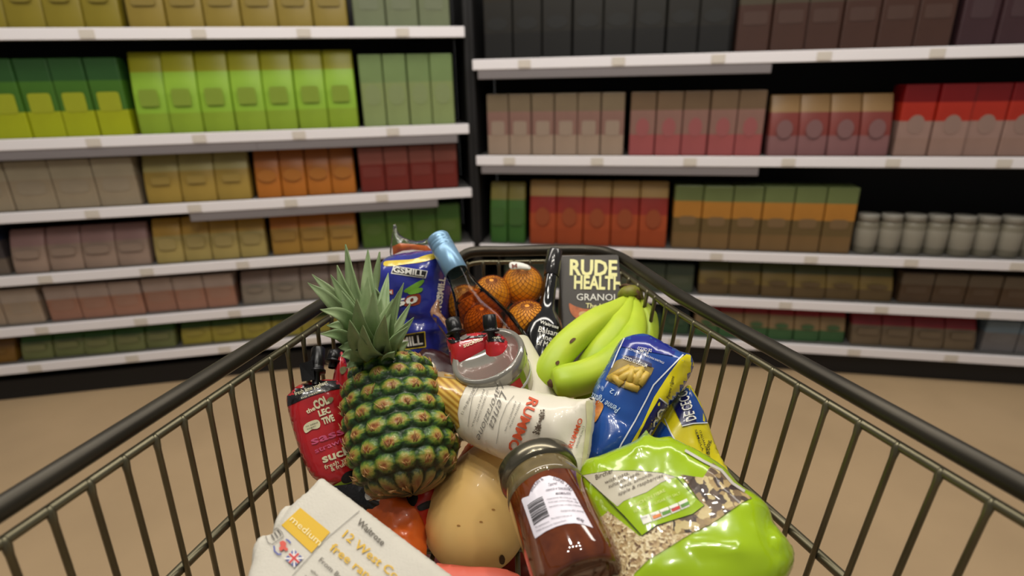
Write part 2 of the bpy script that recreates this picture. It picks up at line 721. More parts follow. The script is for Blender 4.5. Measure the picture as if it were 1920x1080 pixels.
L(1, 1.72, 2.6, 'bag', 0.12, 0.14, [(140, 126, 110), (150, 130, 120)], 'taupe packet')
L(0, 0.25, 0.8, 'bag', 0.12, 0.11, [(128, 90, 30), (118, 84, 40)], 'ochre packet')
L(0, 0.82, 1.42, 'bag', 0.12, 0.115, [(116, 120, 72), (52, 92, 34)], 'leaf green packet')
L(0, 1.44, 2.2, 'bag', 0.12, 0.11, [(168, 152, 60), (60, 88, 34)], 'yellow packet with green top')
# right run (x measured from the corner)
Rr(4, 0.04, 1.0, 'carton', 0.12, 0.30, [(26, 25, 24), (36, 34, 30), (40, 34, 24)], 'black carton')
Rr(4, 1.02, 1.75, 'carton', 0.12, 0.27, [(70, 46, 38), (74, 66, 52)], 'dark brown carton')
Rr(4, 1.77, 2.6, 'carton', 0.12, 0.29, [(62, 40, 44), (34, 34, 54)], 'maroon carton with navy top')
Rr(3, 0.04, 0.62, 'carton', 0.10, 0.25, [(158, 136, 118), (138, 104, 94), (120, 104, 82)], 'pinkish beige carton')
Rr(3, 0.64, 1.16, 'carton', 0.11, 0.25, [(158, 82, 82), (140, 104, 94), (110, 88, 66)], 'rose carton with fawn top')
Rr(3, 1.18, 1.62, 'bag', 0.11, 0.23, [(130, 90, 90), (128, 60, 54), (150, 118, 78)], 'dull pink packet with red middle')
Rr(3, 1.64, 2.7, 'carton', 0.12, 0.26, [(150, 120, 108), (156, 126, 116), (170, 44, 28), (112, 12, 16)], 'pale pink carton with scarlet top')
Rr(2, 0.04, 0.2, 'bag', 0.075, 0.27, [(50, 92, 34), (66, 104, 42), (130, 120, 60)], 'green packet')
Rr(2, 0.22, 0.82, 'bag', 0.11, 0.28, [(150, 64, 30), (160, 70, 34), (142, 44, 34), (164, 132, 80)], 'red orange packet with sandy top')
Rr(2, 0.84, 1.55, 'carton', 0.11, 0.27, [(120, 92, 56), (104, 84, 50), (176, 120, 48), (104, 116, 70)], 'tan carton with orange stripe and green top')
Rr(2, 1.57, 2.7, 'jar', 0.085, 0.16, [(126, 120, 104), (146, 140, 126), (150, 146, 136)], 'grey jar with pale label')
Rr(1, 0.1, 0.95, 'carton', 0.12, 0.13, [(70, 78, 60), (48, 62, 52)], 'dark green carton')
Rr(1, 0.97, 1.75, 'bag', 0.12, 0.14, [(96, 76, 46), (128, 106, 54), (78, 82, 50)], 'olive and amber packet')
Rr(1, 1.77, 2.75, 'carton', 0.12, 0.13, [(82, 62, 44), (96, 82, 66)], 'chocolate brown carton')
Rr(0, 0.1, 0.95, 'bag', 0.11, 0.14, [(46, 74, 48), (34, 36, 38)], 'dark green packet with black top')
Rr(0, 0.97, 1.6, 'bag', 0.11, 0.15, [(60, 96, 56), (146, 120, 84), (140, 24, 26)], 'green packet with crimson top')
Rr(0, 1.62, 2.1, 'bag', 0.12, 0.14, [(110, 92, 70), (130, 36, 42)], 'brown packet with raspberry top')
Rr(0, 2.12, 2.75, 'carton', 0.12, 0.14, [(112, 108, 108), (104, 120, 132)], 'bluish grey carton')

# ------------------------------------------------------------ trolley
ZB = 0.775      # basket floor
cart = empty('shopping_trolley', (0, 0.5, 0), 'open wire shopping trolley with dark rim, filled with groceries', 'shopping trolley')


def lx(y):
    return -0.316 + (y - 0.283) * 0.285


def rx(y):
    if y < 0.603:
        return 0.31 - (y - 0.283) * 0.344
    return 0.20 - (y - 0.603) * 0.26


rim = [(lx(0.06), 0.06, 1.0)] + [(lx(y), y, 1.0) for y in (0.2, 0.35, 0.5, 0.6, 0.632)] + \
      [(-0.186, 0.655, 0.973), (-0.15, 0.70, 0.955), (-0.11, 0.775, 0.96), (-0.085, 0.812, 0.985), (-0.06, 0.82, 1.0), (0.0, 0.822, 1.0), (0.09, 0.821, 1.0)]
rimR = [(0.125, 0.813, 1.0), (0.150, 0.79, 1.0), (rx(0.74) + 0.002, 0.74, 1.0)] + [(rx(y), y, 1.0) for y in (0.66, 0.6, 0.45, 0.3, 0.2, 0.06)]
bm = bmesh.new()
tube(bm, curve(rim[:5], 4) + [rim[5]] + curve(rim[6:9], 4) + curve(rim[9:] + rimR, 5), 0.0078, 12)
obj('top_rim', bm, rimmat, cart)
bm = bmesh.new()
ins = lambda p, k=0.008: (p[0] - math.copysign(k, p[0]), p[1] - (0.006 if p[1] > 0.8 else 0), p[2] - 0.0155)
tube(bm, [ins(p) for p in rim[:6]], 0.0038, 8)
tube(bm, curve([ins(p, 0.002) for p in rim[9:]] + [ins(p) for p in rimR], 5), 0.0038, 8)
obj('inner_rim_wire', bm, steel, cart)


def wire(p, q, r=0.0024):
    bm = bmesh.new()
    p, q = Vector(p), Vector(q)
    k = (q - p).normalized()
    tube(bm, [p + Vector((0, 0, 0.004)), p, p + k * 0.01, (p + q) / 2, q], [r * 0.5, r * 1.35, r, r, r], 8)
    obj('upright_wire', bm, steel, cart)


def lbot(y):
    return lx(y) + 0.004


def rbot(y):
    return rx(y) - 0.034


ys = [0.613 - 0.0262 * i for i in range(21)]
for y in ys:
    wire((lx(y) + 0.010, y, 0.984), (lbot(y), y, ZB))
y = 0.806 - 0.03
rys = [0.655 - 0.0262 * i * (1 + 0.006 * i) for i in range(21)] + [0.675, 0.70, 0.725, 0.75, 0.775]
for y in rys:
    wire((rx(y) - 0.010, y, 0.984), (rbot(y), y, ZB))
for i in range(9):
    x = -0.066 + i * 0.0235
    wire((x, 0.812, 0.984), (x * 0.9, 0.79, ZB))
for x, z in ((-0.155, 0.945), (-0.125, 0.947), (-0.098, 0.955)):
    wire((x, 0.70 + (x + 0.15) * 1.6, z), (x, 0.69 + (x + 0.15) * 1.6, ZB))
for k, zz in enumerate((0.853,)):
    f = (0.984 - zz) / (0.984 - ZB)
    bm = bmesh.new()
    tube(bm, [(lx(y) + 0.010 + (lbot(y) - lx(y) - 0.010) * f - 0.006, y, zz) for y in (0.06, 0.3, 0.5, 0.63)], 0.0045, 10)
    obj('side_rail', bm, steel, cart)
    bm = bmesh.new()
    tube(bm, [(rx(y) - 0.010 + (rbot(y) - rx(y) + 0.010) * f + 0.006, y, zz) for y in (0.06, 0.3, 0.5, 0.61, 0.7, 0.79)], 0.0045, 10)
    obj('side_rail', bm, steel, cart)
# floor grid, chassis, castors
bm = bmesh.new()
for i in range(14):
    y = 0.07 + i * 0.05
    yy = min(y, 0.78)
    a = -0.2 if yy > 0.64 else lbot(yy)
    tube(bm, [(a, yy, ZB), (rbot(yy), yy, ZB)], 0.0028, 6)
for x in [-0.21 + 0.03 * i for i in range(12)]:
    tube(bm, [(x * 1.25, 0.06, ZB - 0.004), (x * 0.8, 0.78, ZB - 0.004)], 0.0028, 6)
obj('basket_floor', bm, steel, cart)
bm = bmesh.new()
for s in (-1, 1):
    tube(bm, curve([(s * 0.17, 0.62, ZB - 0.006), (s * 0.17, 0.30, 0.55), (s * 0.20, 0.10, 0.25), (s * 0.19, 0.12, 0.17), (s * 0.14, 0.70, 0.17)], 6), 0.011, 10)
for y in (0.14, 0.4, 0.68):
    tube(bm, [(-0.18, y, 0.17), (0.18, y, 0.17)], 0.008, 8)
obj('chassis', bm, steel, cart)
for s, y in ((-0.19, 0.14), (0.19, 0.14), (-0.14, 0.68), (0.14, 0.68)):
    bm = bmesh.new()
    lathe(bm, [(0, -0.014), (0.04, -0.014), (0.055, -0.011), (0.056, 0), (0.055, 0.011), (0.04, 0.014), (0, 0.014)],
          Matrix.Translation((s, y + 0.02, 0.0565)) @ Matrix.Rotation(pi / 2, 4, 'Y'), 24)
    wh = obj('castor_wheel', bm, wheel_rubber, cart)
    bm = bmesh.new()
    for k in (-0.02, 0.02):
        tube(bm, [(s + k, y + 0.02, 0.056), (s + k, y, 0.12), (s, y, 0.16)], 0.006, 8)
    obj('castor_fork', bm, steel, wh)
bm = bmesh.new()
tube(bm, [(-0.30, 0.03, 1.03), (0.30, 0.03, 1.03)], 0.014, 14)
obj('push_handle', bm, mat('handle_green', (40, 80, 50), 0.4), cart)
bm = bmesh.new()
for s in (-1, 1):
    tube(bm, curve([(s * 0.375, 0.07, 1.0), (s * 0.36, 0.045, 1.01), (s * 0.29, 0.03, 1.03)], 5), 0.008, 10)
obj('handle_bracket', bm, rimmat, cart)


# ------------------------------------------------------------ groceries
def V(*a):
    return Vector(a)


# ---- bread in its blue bag
P = W(775, 575, 0.775)
bread_blue = mat('bread_bag_blue', (44, 52, 150), 0.22, coat=0.5, var=0.25, vscale=40)
br = puff('bread_loaf_bag', [(722, 488), (742, 477), (800, 470), (838, 478), (846, 560), (842, 640), (836, 700), (780, 712), (705, 705), (700, 600), (704, 520)],
          P, V(-0.15, -0.95, 0.3), 0.045, 0.035, bread_blue, wr=0.0036, ws=48, step=0.005,
          folds=((760, 590, 840, 600, -0.004, 0.006), (740, 620, 830, 612, 0.003, 0.004)))
tag(br, 'sliced bread loaf in a blue plastic bag behind the pineapple leaves', 'bread')
T = bvh_of(br)
yel = mat('bread_yellow', (214, 186, 40), 0.3, coat=0.4)
decal(T, [(722, 490), (745, 488), (775, 486), (800, 478), (818, 476), (817, 484), (790, 492), (765, 495), (735, 499), (720, 498)], yel, br, smooth=3)
decal(T, [(822, 484), (826, 484), (836, 500), (838, 512), (832, 508)], yel, br)
decal(T, [(738, 498), (802, 508), (798, 522), (733, 513)], ink_white, br, off=0.0007)
decal(T, [(740, 500), (800, 509), (796, 520), (735, 511)], ink_black, br, off=0.0010)
letters(T, [('GSMILL', (737, 510), (795, 518), 10, 0.03, 0)], ink_white, br, off=0.0014)
decal(T, [(757, 627), (797, 621), (799, 651), (760, 656)], yel, br, off=0.0007)
decal(T, [(758, 629), (795, 623), (797, 649), (761, 654)], ink_black, br, off=0.0010)
letters(T, [('SMILL', (744, 652), (793, 645), 18, 0.03, 0)], ink_white, br, off=0.0014)
grn = mat('bread_green', (108, 160, 48), 0.4)
decal(T, [(757, 545), (775, 533), (793, 524), (794, 530), (780, 543), (765, 549)], grn, br, smooth=3)
decal(T, [(765, 549), (780, 541), (792, 540), (790, 547), (772, 552)], grn, br, smooth=3, off=0.0008)
decal(T, [(764, 555), (786, 551), (789, 560), (786, 570), (768, 574), (756, 572)], mat('bread_brown', (150, 62, 36), 0.4), br, smooth=2)
letters(T, [('50', (740, 576), (785, 566), 13, 0.04, 0.1)], ink_white, br, off=0.0014)
decal(T, [(726, 543), (737, 543), (737, 552), (726, 552)], mat('bread_orange', (214, 110, 50), 0.4), br)
letters(T, [('M', (728, 551), (735, 551), 7, 0.02, 0)], ink_white, br)
letters(T, [('KINGSMILL', (824, 600), (835, 520), 12, 0.03, 0), ('KINGSMILL', (818, 594), (828, 530), 5, 0.02, 0)], ink_white, br)
# clear top of the bag and its orange printed edge
P2 = W(790, 470, 0.785)
fl = puff('bag_top_film', [(733, 484), (735, 440), (741, 418), (750, 440), (780, 452), (812, 444), (826, 452), (815, 486), (770, 478)], P2, V(-0.1, -0.95, 0.3), 0.008, 0.02,
          clear, br, wr=0.004, ws=60, step=0.005)
or_ = mat('bread_edge_orange', (205, 104, 46), 0.3, coat=0.4, var=0.3, vscale=90)
decal(bvh_of(fl), [(736, 462), (750, 456), (775, 458), (800, 461), (816, 474), (812, 480), (795, 470), (775, 468), (755, 470), (737, 478)], or_, fl, 'printed_edge', off=0.0008, step=4)
fl2 = puff('bag_twist', [(822, 560), (826, 585), (848, 612), (862, 640), (868, 662), (858, 668), (846, 650), (834, 630), (818, 606), (806, 585)], W(838, 615, 0.71), V(0.2, -0.8, 0.5), 0.007, 0.012,
            mat('twist_film', (176, 132, 104), 0.2, coat=0.6, var=0.35, vscale=80), br, wr=0.004, ws=70, step=0.004)
decal(bvh_of(fl2), [(806, 585), (822, 594), (848, 630), (852, 640), (846, 640), (826, 612), (808, 600)], bread_blue, br, off=0.001)

# ---- rose wine bottle
glass = film_mat('clear_glass', (240, 240, 228), 0.14, 0.03)
p_top, p_bot = W(821, 446, 0.735), W(945, 676, 0.655)
ax = (p_bot - p_top).normalized()
Lb = 0.275
Mw = axis_matrix(p_top, p_bot)
prof = [(0.0135, 0.005), (0.0138, 0.048), (0.0145, 0.07), (0.019, 0.092), (0.029, 0.122), (0.0355, 0.147), (0.0372, 0.17), (0.0372, 0.292), (0.034, 0.30), (0, 0.302)]
bm = bmesh.new(); lathe(bm, prof, Mw, 48)
wine = obj('rose_wine_bottle', bm, glass)
tag(wine, 'clear glass bottle of rose wine with a pale blue screw cap', 'wine bottle')
bm = bmesh.new(); lathe(bm, [(0, 0.098), (0.0185, 0.098), (0.0268, 0.124), (0.0333, 0.148), (0.0351, 0.17), (0.0351, 0.2885), (0, 0.2965)], Mw, 48)
obj('wine', bm, film_mat('rose_wine', (250, 214, 192), 0.08, 0.03), wine)
capm = mat('cap_pale_blue', (128, 166, 196), 0.32, 0.35)
bm = bmesh.new(); lathe(bm, [(0, -0.001), (0.0135, -0.001), (0.0148, 0.001), (0.0148, 0.008), (0.0142, 0.009), (0.0148, 0.010), (0.0148, 0.012), (0.0141, 0.013), (0.0148, 0.014), (0.0149, 0.019), (0.0141, 0.020), (0.0149, 0.021), (0.0151, 0.058), (0.0146, 0.0585), (0.0138, 0.0585)], Mw, 40)
obj('screw_cap', bm, capm, wine)
paper = mat('label_paper', (226, 218, 196), 0.6, var=0.08, vscale=60)
bm = bmesh.new()
labR = []
for j in range(5):
    h = 0.180 + j * 0.020
    row = []
    for k in range(27):
        a = radians(-100 + k * 7.7)
        vdir = (CAM - Mw @ V(0, 0, h))
        loc = Mw.to_3x3().inverted() @ vdir
        a0 = math.atan2(loc.y, loc.x)
        row.append(bm.verts.new(Mw @ V(0.0376 * cos(a0 + a), 0.0376 * sin(a0 + a), h)))
    labR.append(row)
for j in range(4):
    for k in range(26):
        bm.faces.new((labR[j][k], labR[j][k + 1], labR[j + 1][k + 1], labR[j + 1][k]))
wl = obj('label', bm, paper, wine)
letters(bvh_of(wl), [('ROSE', (948, 660), (974, 640), 10, 0, 0.2)], mat('label_tan', (170, 140, 96), 0.5), wine)

# ---- netted clementines
peel = mat('clementine_peel', (246, 160, 34), 0.42, var=0.1, vscale=30, bump=0.35, bscale=700)
netm = mat('net_dark', (120, 54, 20), 0.5)
cl = [((980, 535), 0.775, 0.0277, 'topmost'), ((923, 553), 0.765, 0.026, ''), ((988, 602), 0.745, 0.0275, ''), ((872, 570), 0.775, 0.026, ''), ((905, 606), 0.755, 0.026, '')]
cl_lab = ['round orange clementine, the highest one in the net', 'orange clementine in the net, half behind the wine bottle shoulder',
          'orange clementine in the net, low beside the dark vinegar bottle', 'orange clementine in the net, seen through the wine bottle neck',
          'orange clementine in the net, seen through the wine bottle body']
nb = bmesh.new()
for i, (p, d, r, _) in enumerate(cl):
    c = W(p[0], p[1], d)
    bm = bmesh.new()
    bmesh.ops.create_uvsphere(bm, u_segments=36, v_segments=22, radius=r)
    for v_ in bm.verts:
        n_ = v_.co.normalized()
        v_.co = n_ * r * (1 + 0.012 * noise.noise(n_ * 2 + V(i, 0, 0)))
        v_.co.z *= 0.93
        rr_ = sqrt(n_.x ** 2 + n_.y ** 2)
        v_.co.z -= 0.0022 * exp(-(rr_ / 0.12) ** 2) * (1 if n_.z > 0 else -1)
    Mo = Matrix.Translation(c) @ Matrix.Rotation(0.5 + i, 4, V(1, 0.3 * i, 0.2).normalized())
    bmesh.ops.transform(bm, matrix=Mo, verts=bm.verts)
    o = obj('clementine', bm, peel)
    tag(o, cl_lab[i], 'fruit')
    # diamond netting stretched over the fruit
    Rn = r + 0.0009
    for s in (-1, 1):
        for k in range(18):
            pts = []
            for q in range(19):
                ph = -pi / 2 + 0.12 + (pi - 0.24) * q / 18
                th = 2 * pi * k / 18 + s * ph * 1.15
                pts.append(c + Matrix.Rotation(0.35, 3, 'X') @ V(Rn * cos(ph) * cos(th), Rn * cos(ph) * sin(th), Rn * sin(ph) * 0.97))
            tube(nb, pts, 0.00034, 4, cap=False)
net = obj('fruit_net', nb, netm)
tag(net, 'dark brown plastic netting stretched around the clementines', 'net bag')
tg = puff('net_tag', [(956, 492), (975, 492), (994, 499), (992, 507), (972, 505), (957, 505)], W(972, 499, 0.752), V(0, -0.7, 0.7), 0.002, 0.004, ink_white, net, wr=0.002, ws=80, step=0.004)
letters(bvh_of(tg), [('M', (960, 503), (970, 502), 8, 0.02, 0)], mat('tag_brown', (120, 60, 40), 0.5), net)

# ---- balsamic vinegar bottle
p_top, p_bot = W(1040, 474, 0.785), W(1000, 745, 0.695)
Mb = axis_matrix(p_top, p_bot)
vin = mat('vinegar_black_glass', (9, 8, 9), 0.12, coat=1.0)
bm = bmesh.new()
lathe(bm, [(0, 0.0), (0.0075, 0.0), (0.009, 0.002), (0.009, 0.05), (0.0098, 0.075), (0.013, 0.09), (0.0225, 0.104), (0.028, 0.118), (0.0295, 0.14), (0.029, 0.22), (0.027, 0.228), (0, 0.229)], Mb, 44)
bal = obj('vinegar_bottle', bm, vin)
tag(bal, 'tall black vinegar bottle with a long slim neck and white lettering', 'bottle')
bm = bmesh.new(); lathe(bm, [(0, -0.003), (0.0095, -0.003), (0.0105, -0.001), (0.0105, 0.036), (0.0098, 0.037)], Mb, 32)
obj('capsule', bm, mat('capsule_grey', (34, 31, 30), 0.2, 0.2, coat=0.8), bal)
T = bvh_of(bal)
letters(T, [('Waitrose', (1012, 606), (1046, 617), 6, 0.015, 0), ('Balsamic', (1009, 622), (1056, 634), 11, 0.0, 0), ('Vinegar', (1009, 634), (1050, 645), 11, 0.0, 0),
            ('of Modena', (1006, 646), (1052, 658), 11, 0.0, 0), ('1', (1018, 673), (1022, 674), 11, 0, 0), ('G', (1023, 675), (1032, 676), 9, 0, 0), ('500ml', (1017, 692), (1034, 696), 5, 0, 0)], ink_white, bal, off=0.0014)

# ---- granola carton
A0 = W(1050, 479, 0.80)
bx = W(1160, 479, 0.80) - A0
bx = V(bx.x, bx.y, 0).normalized()
upv = (A0 - W(1078, 640, 0.755)).normalized()
upv = (upv - bx * upv.dot(bx)).normalized()
nn = bx.cross(upv)
if nn.dot(CAM - A0) < 0:
    nn = -nn
wb, hb, tb = 0.082, 0.19, 0.034
Mg = Matrix((bx, upv, nn)).transposed().to_4x4()
Mg.translation = A0 - upv * hb
bm = bmesh.new()
box(bm, 0, wb, 0, hb, -tb, 0, M=Mg)
bmesh.ops.bevel(bm, geom=bm.edges[:], offset=0.0012, segments=2, affect='EDGES')
gr = obj('granola_carton', bm, mat('granola_dark', (64, 57, 50), 0.45, var=0.08, vscale=20), None, False)
tag(gr, 'dark brown granola carton with pale yellow lettering, by the front rim', 'carton')
T = bvh_of(gr)
gy = mat('granola_yellow', (246, 240, 168), 0.45)
letters(T, [('RUDE', (1068, 515), (1157, 517), 29, 0.035, 0), ('HEALTH', (1076, 541), (1166, 543), 25, 0.035, 0)], gy, gr, off=0.0008)
letters(T, [('GRANOLA', (1081, 563), (1172, 564), 13, 0.004, 0)], ink_white, gr, off=0.0008)
letters(T, [('The Ultimate', (1098, 577), (1170, 580), 9, 0.012, 0)], gy, gr, off=0.0008)
om = mat('granola_orange', (206, 112, 62), 0.5, var=0.4, vscale=120)
decal(T, [(1067, 569), (1078, 574), (1095, 579), (1112, 581), (1120, 590), (1112, 600), (1092, 602), (1079, 596), (1070, 586)], om, gr, smooth=4)
decal(T, [(1086, 586), (1098, 584), (1108, 590), (1100, 598), (1088, 596)], mat('granola_cream', (216, 176, 120), 0.5), gr, off=0.0009, smooth=3)
# its narrow side turned to the vinegar bottle
bm = bmesh.new()
box(bm, -0.0005, 0, 0.004, hb - 0.004, -tb + 0.003, -0.002, M=Mg)
obj('side_panel', bm, ink_black, gr, False)

# ---- bananas
ban = mat('banana_skin_green', (190, 208, 58), 0.42, col2=(170, 196, 46), vscale=14, bump=0.08, bscale=60)
bst = mat('banana_stalk_brown', (96, 66, 36), 0.7, var=0.4, vscale=90)


def bananas():
    root = empty('banana_bunch', W(1120, 650, 0.66), 'bunch of green yellow bananas lying with its stalk towards the granola carton', 'bananas')
    penta = lambda a, t: 1 + 0.045 * cos(5 * a + 0.4)
    specs = [
        ([(1178, 556, 0.745), (1150, 583, 0.715), (1100, 615, 0.672), (1055, 655, 0.64), (1025, 705, 0.625), (1014, 740, 0.625)], 0.0168),
        ([(1184, 557, 0.740), (1170, 592, 0.71), (1150, 625, 0.68), (1122, 662, 0.655), (1096, 700, 0.65), (1080, 735, 0.66)], 0.0155),
        ([(1188, 557, 0.745), (1192, 595, 0.715), (1180, 640, 0.675), (1145, 680, 0.64), (1095, 706, 0.618), (1048, 716, 0.606), (1034, 719, 0.604)], 0.0185),
        ([(1194, 558, 0.75), (1210, 585, 0.735), (1216, 615, 0.722), (1210, 650, 0.71), (1196, 685, 0.70)], 0.0125),
        ([(1180, 565, 0.765), (1160, 640, 0.735), (1135, 700, 0.70), (1105, 742, 0.672), (1080, 765, 0.66)], 0.0165),
    ]
    for k, (pts, r) in enumerate(specs):
        c = curve([W(*p) for p in pts], 9)
        n = len(c) - 1
        rs = []
        for i in range(n + 1):
            t = i / n
            a = 0.36 + 0.64 * min(1, max(0, (t - 0.06) / 0.26)) ** 0.8
            b = 1 if t < 0.72 else max(0.26, 1 - ((t - 0.72) / 0.28) ** 2.2 * 0.78)
            rs.append(r * a * b)
        bm = bmesh.new()
        tube(bm, c, rs, 20, shape=penta)
        b_ = obj('banana', bm, ban, root)
        t = (c[-1] - c[-2]).normalized()
        bm = bmesh.new()
        tube(bm, [c[-1] - t * 0.003, c[-1] + t * 0.001, c[-1] + t * 0.004], [rs[-1] * 1.06, rs[-1] * 1.0, rs[-1] * 0.55], 12)
        obj('blossom_end', bm, bst, b_)
        if k == 0:
            Tb = bvh_of(b_)
            for q in ([(1068, 640), (1074, 634), (1080, 635), (1074, 641), (1069, 644)], [(1041, 680), (1047, 676), (1049, 681), (1044, 685)]):
                decal(Tb, q, bst, b_, 'brown_fleck', off=0.0008, smooth=2)
    bm = bmesh.new()
    tube(bm, [W(1182, 562, 0.745), W(1180, 548, 0.75), W(1178, 540, 0.752)], [0.017, 0.0165, 0.011], 20, shape=lambda a, t: 1 + 0.06 * cos(3 * a))
    s = obj('crown', bm, mat('banana_crown', (140, 150, 44), 0.5, col2=(120, 110, 40), vscale=60), root)
    bm = bmesh.new()
    tube(bm, [W(1178, 542, 0.752), W(1179, 537, 0.753)], [0.0125, 0.010], 16)
    tube(bm, [W(1189, 541, 0.742), W(1193, 550, 0.738), W(1198, 562, 0.735)], [0.004, 0.005, 0.003], 10)
    obj('cut_stalk', bm, bst, root)


bananas()

# ---- pineapple
def pineapple():
    pb, pt = W(768, 895, 0.560), W(728, 694, 0.610)
    ctr = (pb + pt) / 2
    axd = (pt - pb).normalized()
    LEN = 0.144
    base = ctr - axd * LEN * 0.5
    Mp = axis_matrix(base, base + axd)
    root = empty('pineapple', base, 'whole pineapple with a spiky grey green crown lying in the trolley', 'pineapple')
    Rm = 0.0530
    NA, NR = 15, 8.2
    NU, NV = 220, 200

    def prof(v):
        k = abs(2 * v - 1)
        r = (1 - k ** 3.2) ** 0.42
        return Rm * r * (1.03 - 0.10 * v)
    bm = bmesh.new()
    lay = bm.loops.layers.float_color.new('rind')
    info = []
    rings = []
    for j in range(NV + 1):
        v = j / NV
        ring = []
        for i in range(NU):
            u = i / NU
            # slanted staggered lattice of eyes
            y = v * NR + u * 1.0 * 1
            x = u * NA
            best = 9
            for rr in (math.floor(y), math.floor(y) + 1):
                off = 0.5 * (rr % 2)
                cx = round(x - off) + off
                dx, dy = (x - cx), (y - rr)
                dd = 0.5 * max(abs(dx) * 0.95 + abs(dy) * 0.62, abs(dy) * 1.25) + 0.5 * sqrt(dx * dx + dy * dy) * 1.05
                if dd < best:
                    best, bx_, by_ = dd, dx, dy
                    cid = (cx % NA, rr)
            f = min(best / 0.60, 1.15)
            nz = noise.noise(V(x * 2.1, y * 2.1, 1)) * 0.24 + noise.noise(V(x * 8, y * 8, 3)) * 0.26
            h = 0.0048 * (1 - min(f, 1) ** 2.2) - 0.0012 * exp(-(f / 0.22) ** 2) + 0.0016 * nz
            r = prof(v)
            th = 2 * pi * u
            edge = min(1, r / (0.6 * Rm))
            rad = r + h * edge
            ring.append(bm.verts.new(Mp @ V(rad * cos(th), rad * sin(th), LEN * v + (h * (2 * v - 1) * 0.6))))
            info.append((f + nz * 0.9, v, by_, bx_))
        rings.append(ring)
    idx = {}
    for j in range(NV + 1):
        for i in range(NU):
            idx[rings[j][i]] = info[j * NU + i]
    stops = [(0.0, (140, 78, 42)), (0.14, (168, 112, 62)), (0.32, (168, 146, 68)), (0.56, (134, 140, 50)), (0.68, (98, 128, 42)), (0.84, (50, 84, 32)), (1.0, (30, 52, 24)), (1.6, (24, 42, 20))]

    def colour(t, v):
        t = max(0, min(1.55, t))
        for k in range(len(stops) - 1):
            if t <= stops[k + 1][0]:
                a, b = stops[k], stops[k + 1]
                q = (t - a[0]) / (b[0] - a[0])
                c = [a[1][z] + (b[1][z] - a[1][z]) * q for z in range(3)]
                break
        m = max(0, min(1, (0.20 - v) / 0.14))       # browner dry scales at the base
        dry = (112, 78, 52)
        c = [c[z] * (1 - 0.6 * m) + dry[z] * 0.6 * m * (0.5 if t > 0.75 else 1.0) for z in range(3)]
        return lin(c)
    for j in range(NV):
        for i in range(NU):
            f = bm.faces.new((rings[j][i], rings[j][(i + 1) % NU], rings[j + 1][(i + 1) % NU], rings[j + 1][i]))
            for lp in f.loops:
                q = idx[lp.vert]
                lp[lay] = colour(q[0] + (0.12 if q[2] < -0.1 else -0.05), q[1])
    bm.faces.new(rings[0][::-1]); bm.faces.new(rings[-1])
    m = mat('pineapple_rind', (90, 100, 40), 0.45, bump=0.5, bscale=260, coat=0.15)
    at = m.node_tree.nodes.new('ShaderNodeAttribute')
    at.attribute_name = 'rind'
    m.node_tree.links.new(at.outputs['Color'], m.node_tree.nodes['Principled BSDF'].inputs['Base Color'])
    body = obj('fruit_body', bm, m, root)
    # dry bract tips, one on each eye
    bm = bmesh.new()
    rnd = random.Random(3)
    for rr in range(-1, 10):
        for k in range(NA):
            off = 0.5 * (rr % 2)
            u = ((k + off) / NA) % 1
            v = (rr - u) / NR
            if not 0.03 < v < 0.985:
                continue
            th = 2 * pi * u
            r = prof(v)
            up = V(0, 0, 1)
            rd = V(cos(th), sin(th), 0)
            sl = (prof(min(1, v + 0.02)) - prof(max(0, v - 0.02))) / (0.04 * LEN)
            tn = (up + rd * sl).normalized()
            nrm = (rd - up * sl).normalized()
            c0 = V(r * cos(th), r * sin(th), LEN * v) + nrm * 0.0035
            sd = tn.cross(nrm).normalized()
            for q in range(3):
                a = rnd.uniform(-0.7, 0.7)
                d1 = (tn * cos(a) + sd * sin(a)).normalized()
                l = rnd.uniform(0.005, 0.011) * (1.0 if q == 0 else 0.7)
                s0 = c0 - tn * 0.004 + sd * rnd.uniform(-0.003, 0.003)
                tube(bm, [Mp @ s0, Mp @ (s0 + d1 * l * 0.5 + nrm * 0.0018), Mp @ (s0 + d1 * l + nrm * rnd.uniform(0.001, 0.005))], [0.0011, 0.0008, 0.0001], 4)
    o = obj('dry_bracts', bm, mat('bract_tan', (186, 146, 92), 0.6, col2=(140, 96, 56), vscale=200), root)
    o['kind'] = 'stuff'
    # the crown: each blade a curved, channelled, tapering leaf
    lm = mat('leaf_grey_green', (158, 176, 128), 0.45, col2=(122, 146, 98), vscale=26, bump=0.12, bscale=300)
    bm = bmesh.new()
    c0 = base + axd * (LEN - 0.004)

    def blade(root_p, tip, mid, wd):
        c = [root_p.copy()] + curve([root_p, mid, tip], 8)[1:]
        n = len(c) - 1
        out = (mid - (root_p + tip) / 2)
        prev = None
        for i, p in enumerate(c):
            t = i / n
            tg_ = (c[min(i + 1, n)] - c[max(i - 1, 0)]).normalized()
            away = (p - (c0 + axd * 0.03))
            nn_ = (away - tg_ * away.dot(tg_))
            if nn_.length < 1e-5:
                nn_ = V(0, -1, 0)
            nn_.normalize()
            sd = tg_.cross(nn_)
            wv = wd * (0.72 + 0.6 * t - 0.5 * t * t) * (1 - t ** 2.6) + 0.0002
            ring = []
            for q, (a, b) in enumerate(((-1, -0.42), (-0.5, -0.08), (0, 0.06), (0.5, -0.08), (1, -0.42))):
                ring.append(p + sd * wv * a - nn_ * wv * b)
            thick = 0.0009
            lo = [bm.verts.new(x + nn_ * thick) for x in ring]
            hi = [bm.verts.new(x - nn_ * thick) for x in ring]
            if prev:
                pl, ph = prev
                for q in range(4):
                    bm.faces.new((pl[q], pl[q + 1], lo[q + 1], lo[q]))
                    bm.faces.new((ph[q], hi[q], hi[q + 1], ph[q + 1]))
                bm.faces.new((pl[0], lo[0], hi[0], ph[0]))
                bm.faces.new((pl[4], ph[4], hi[4], lo[4]))
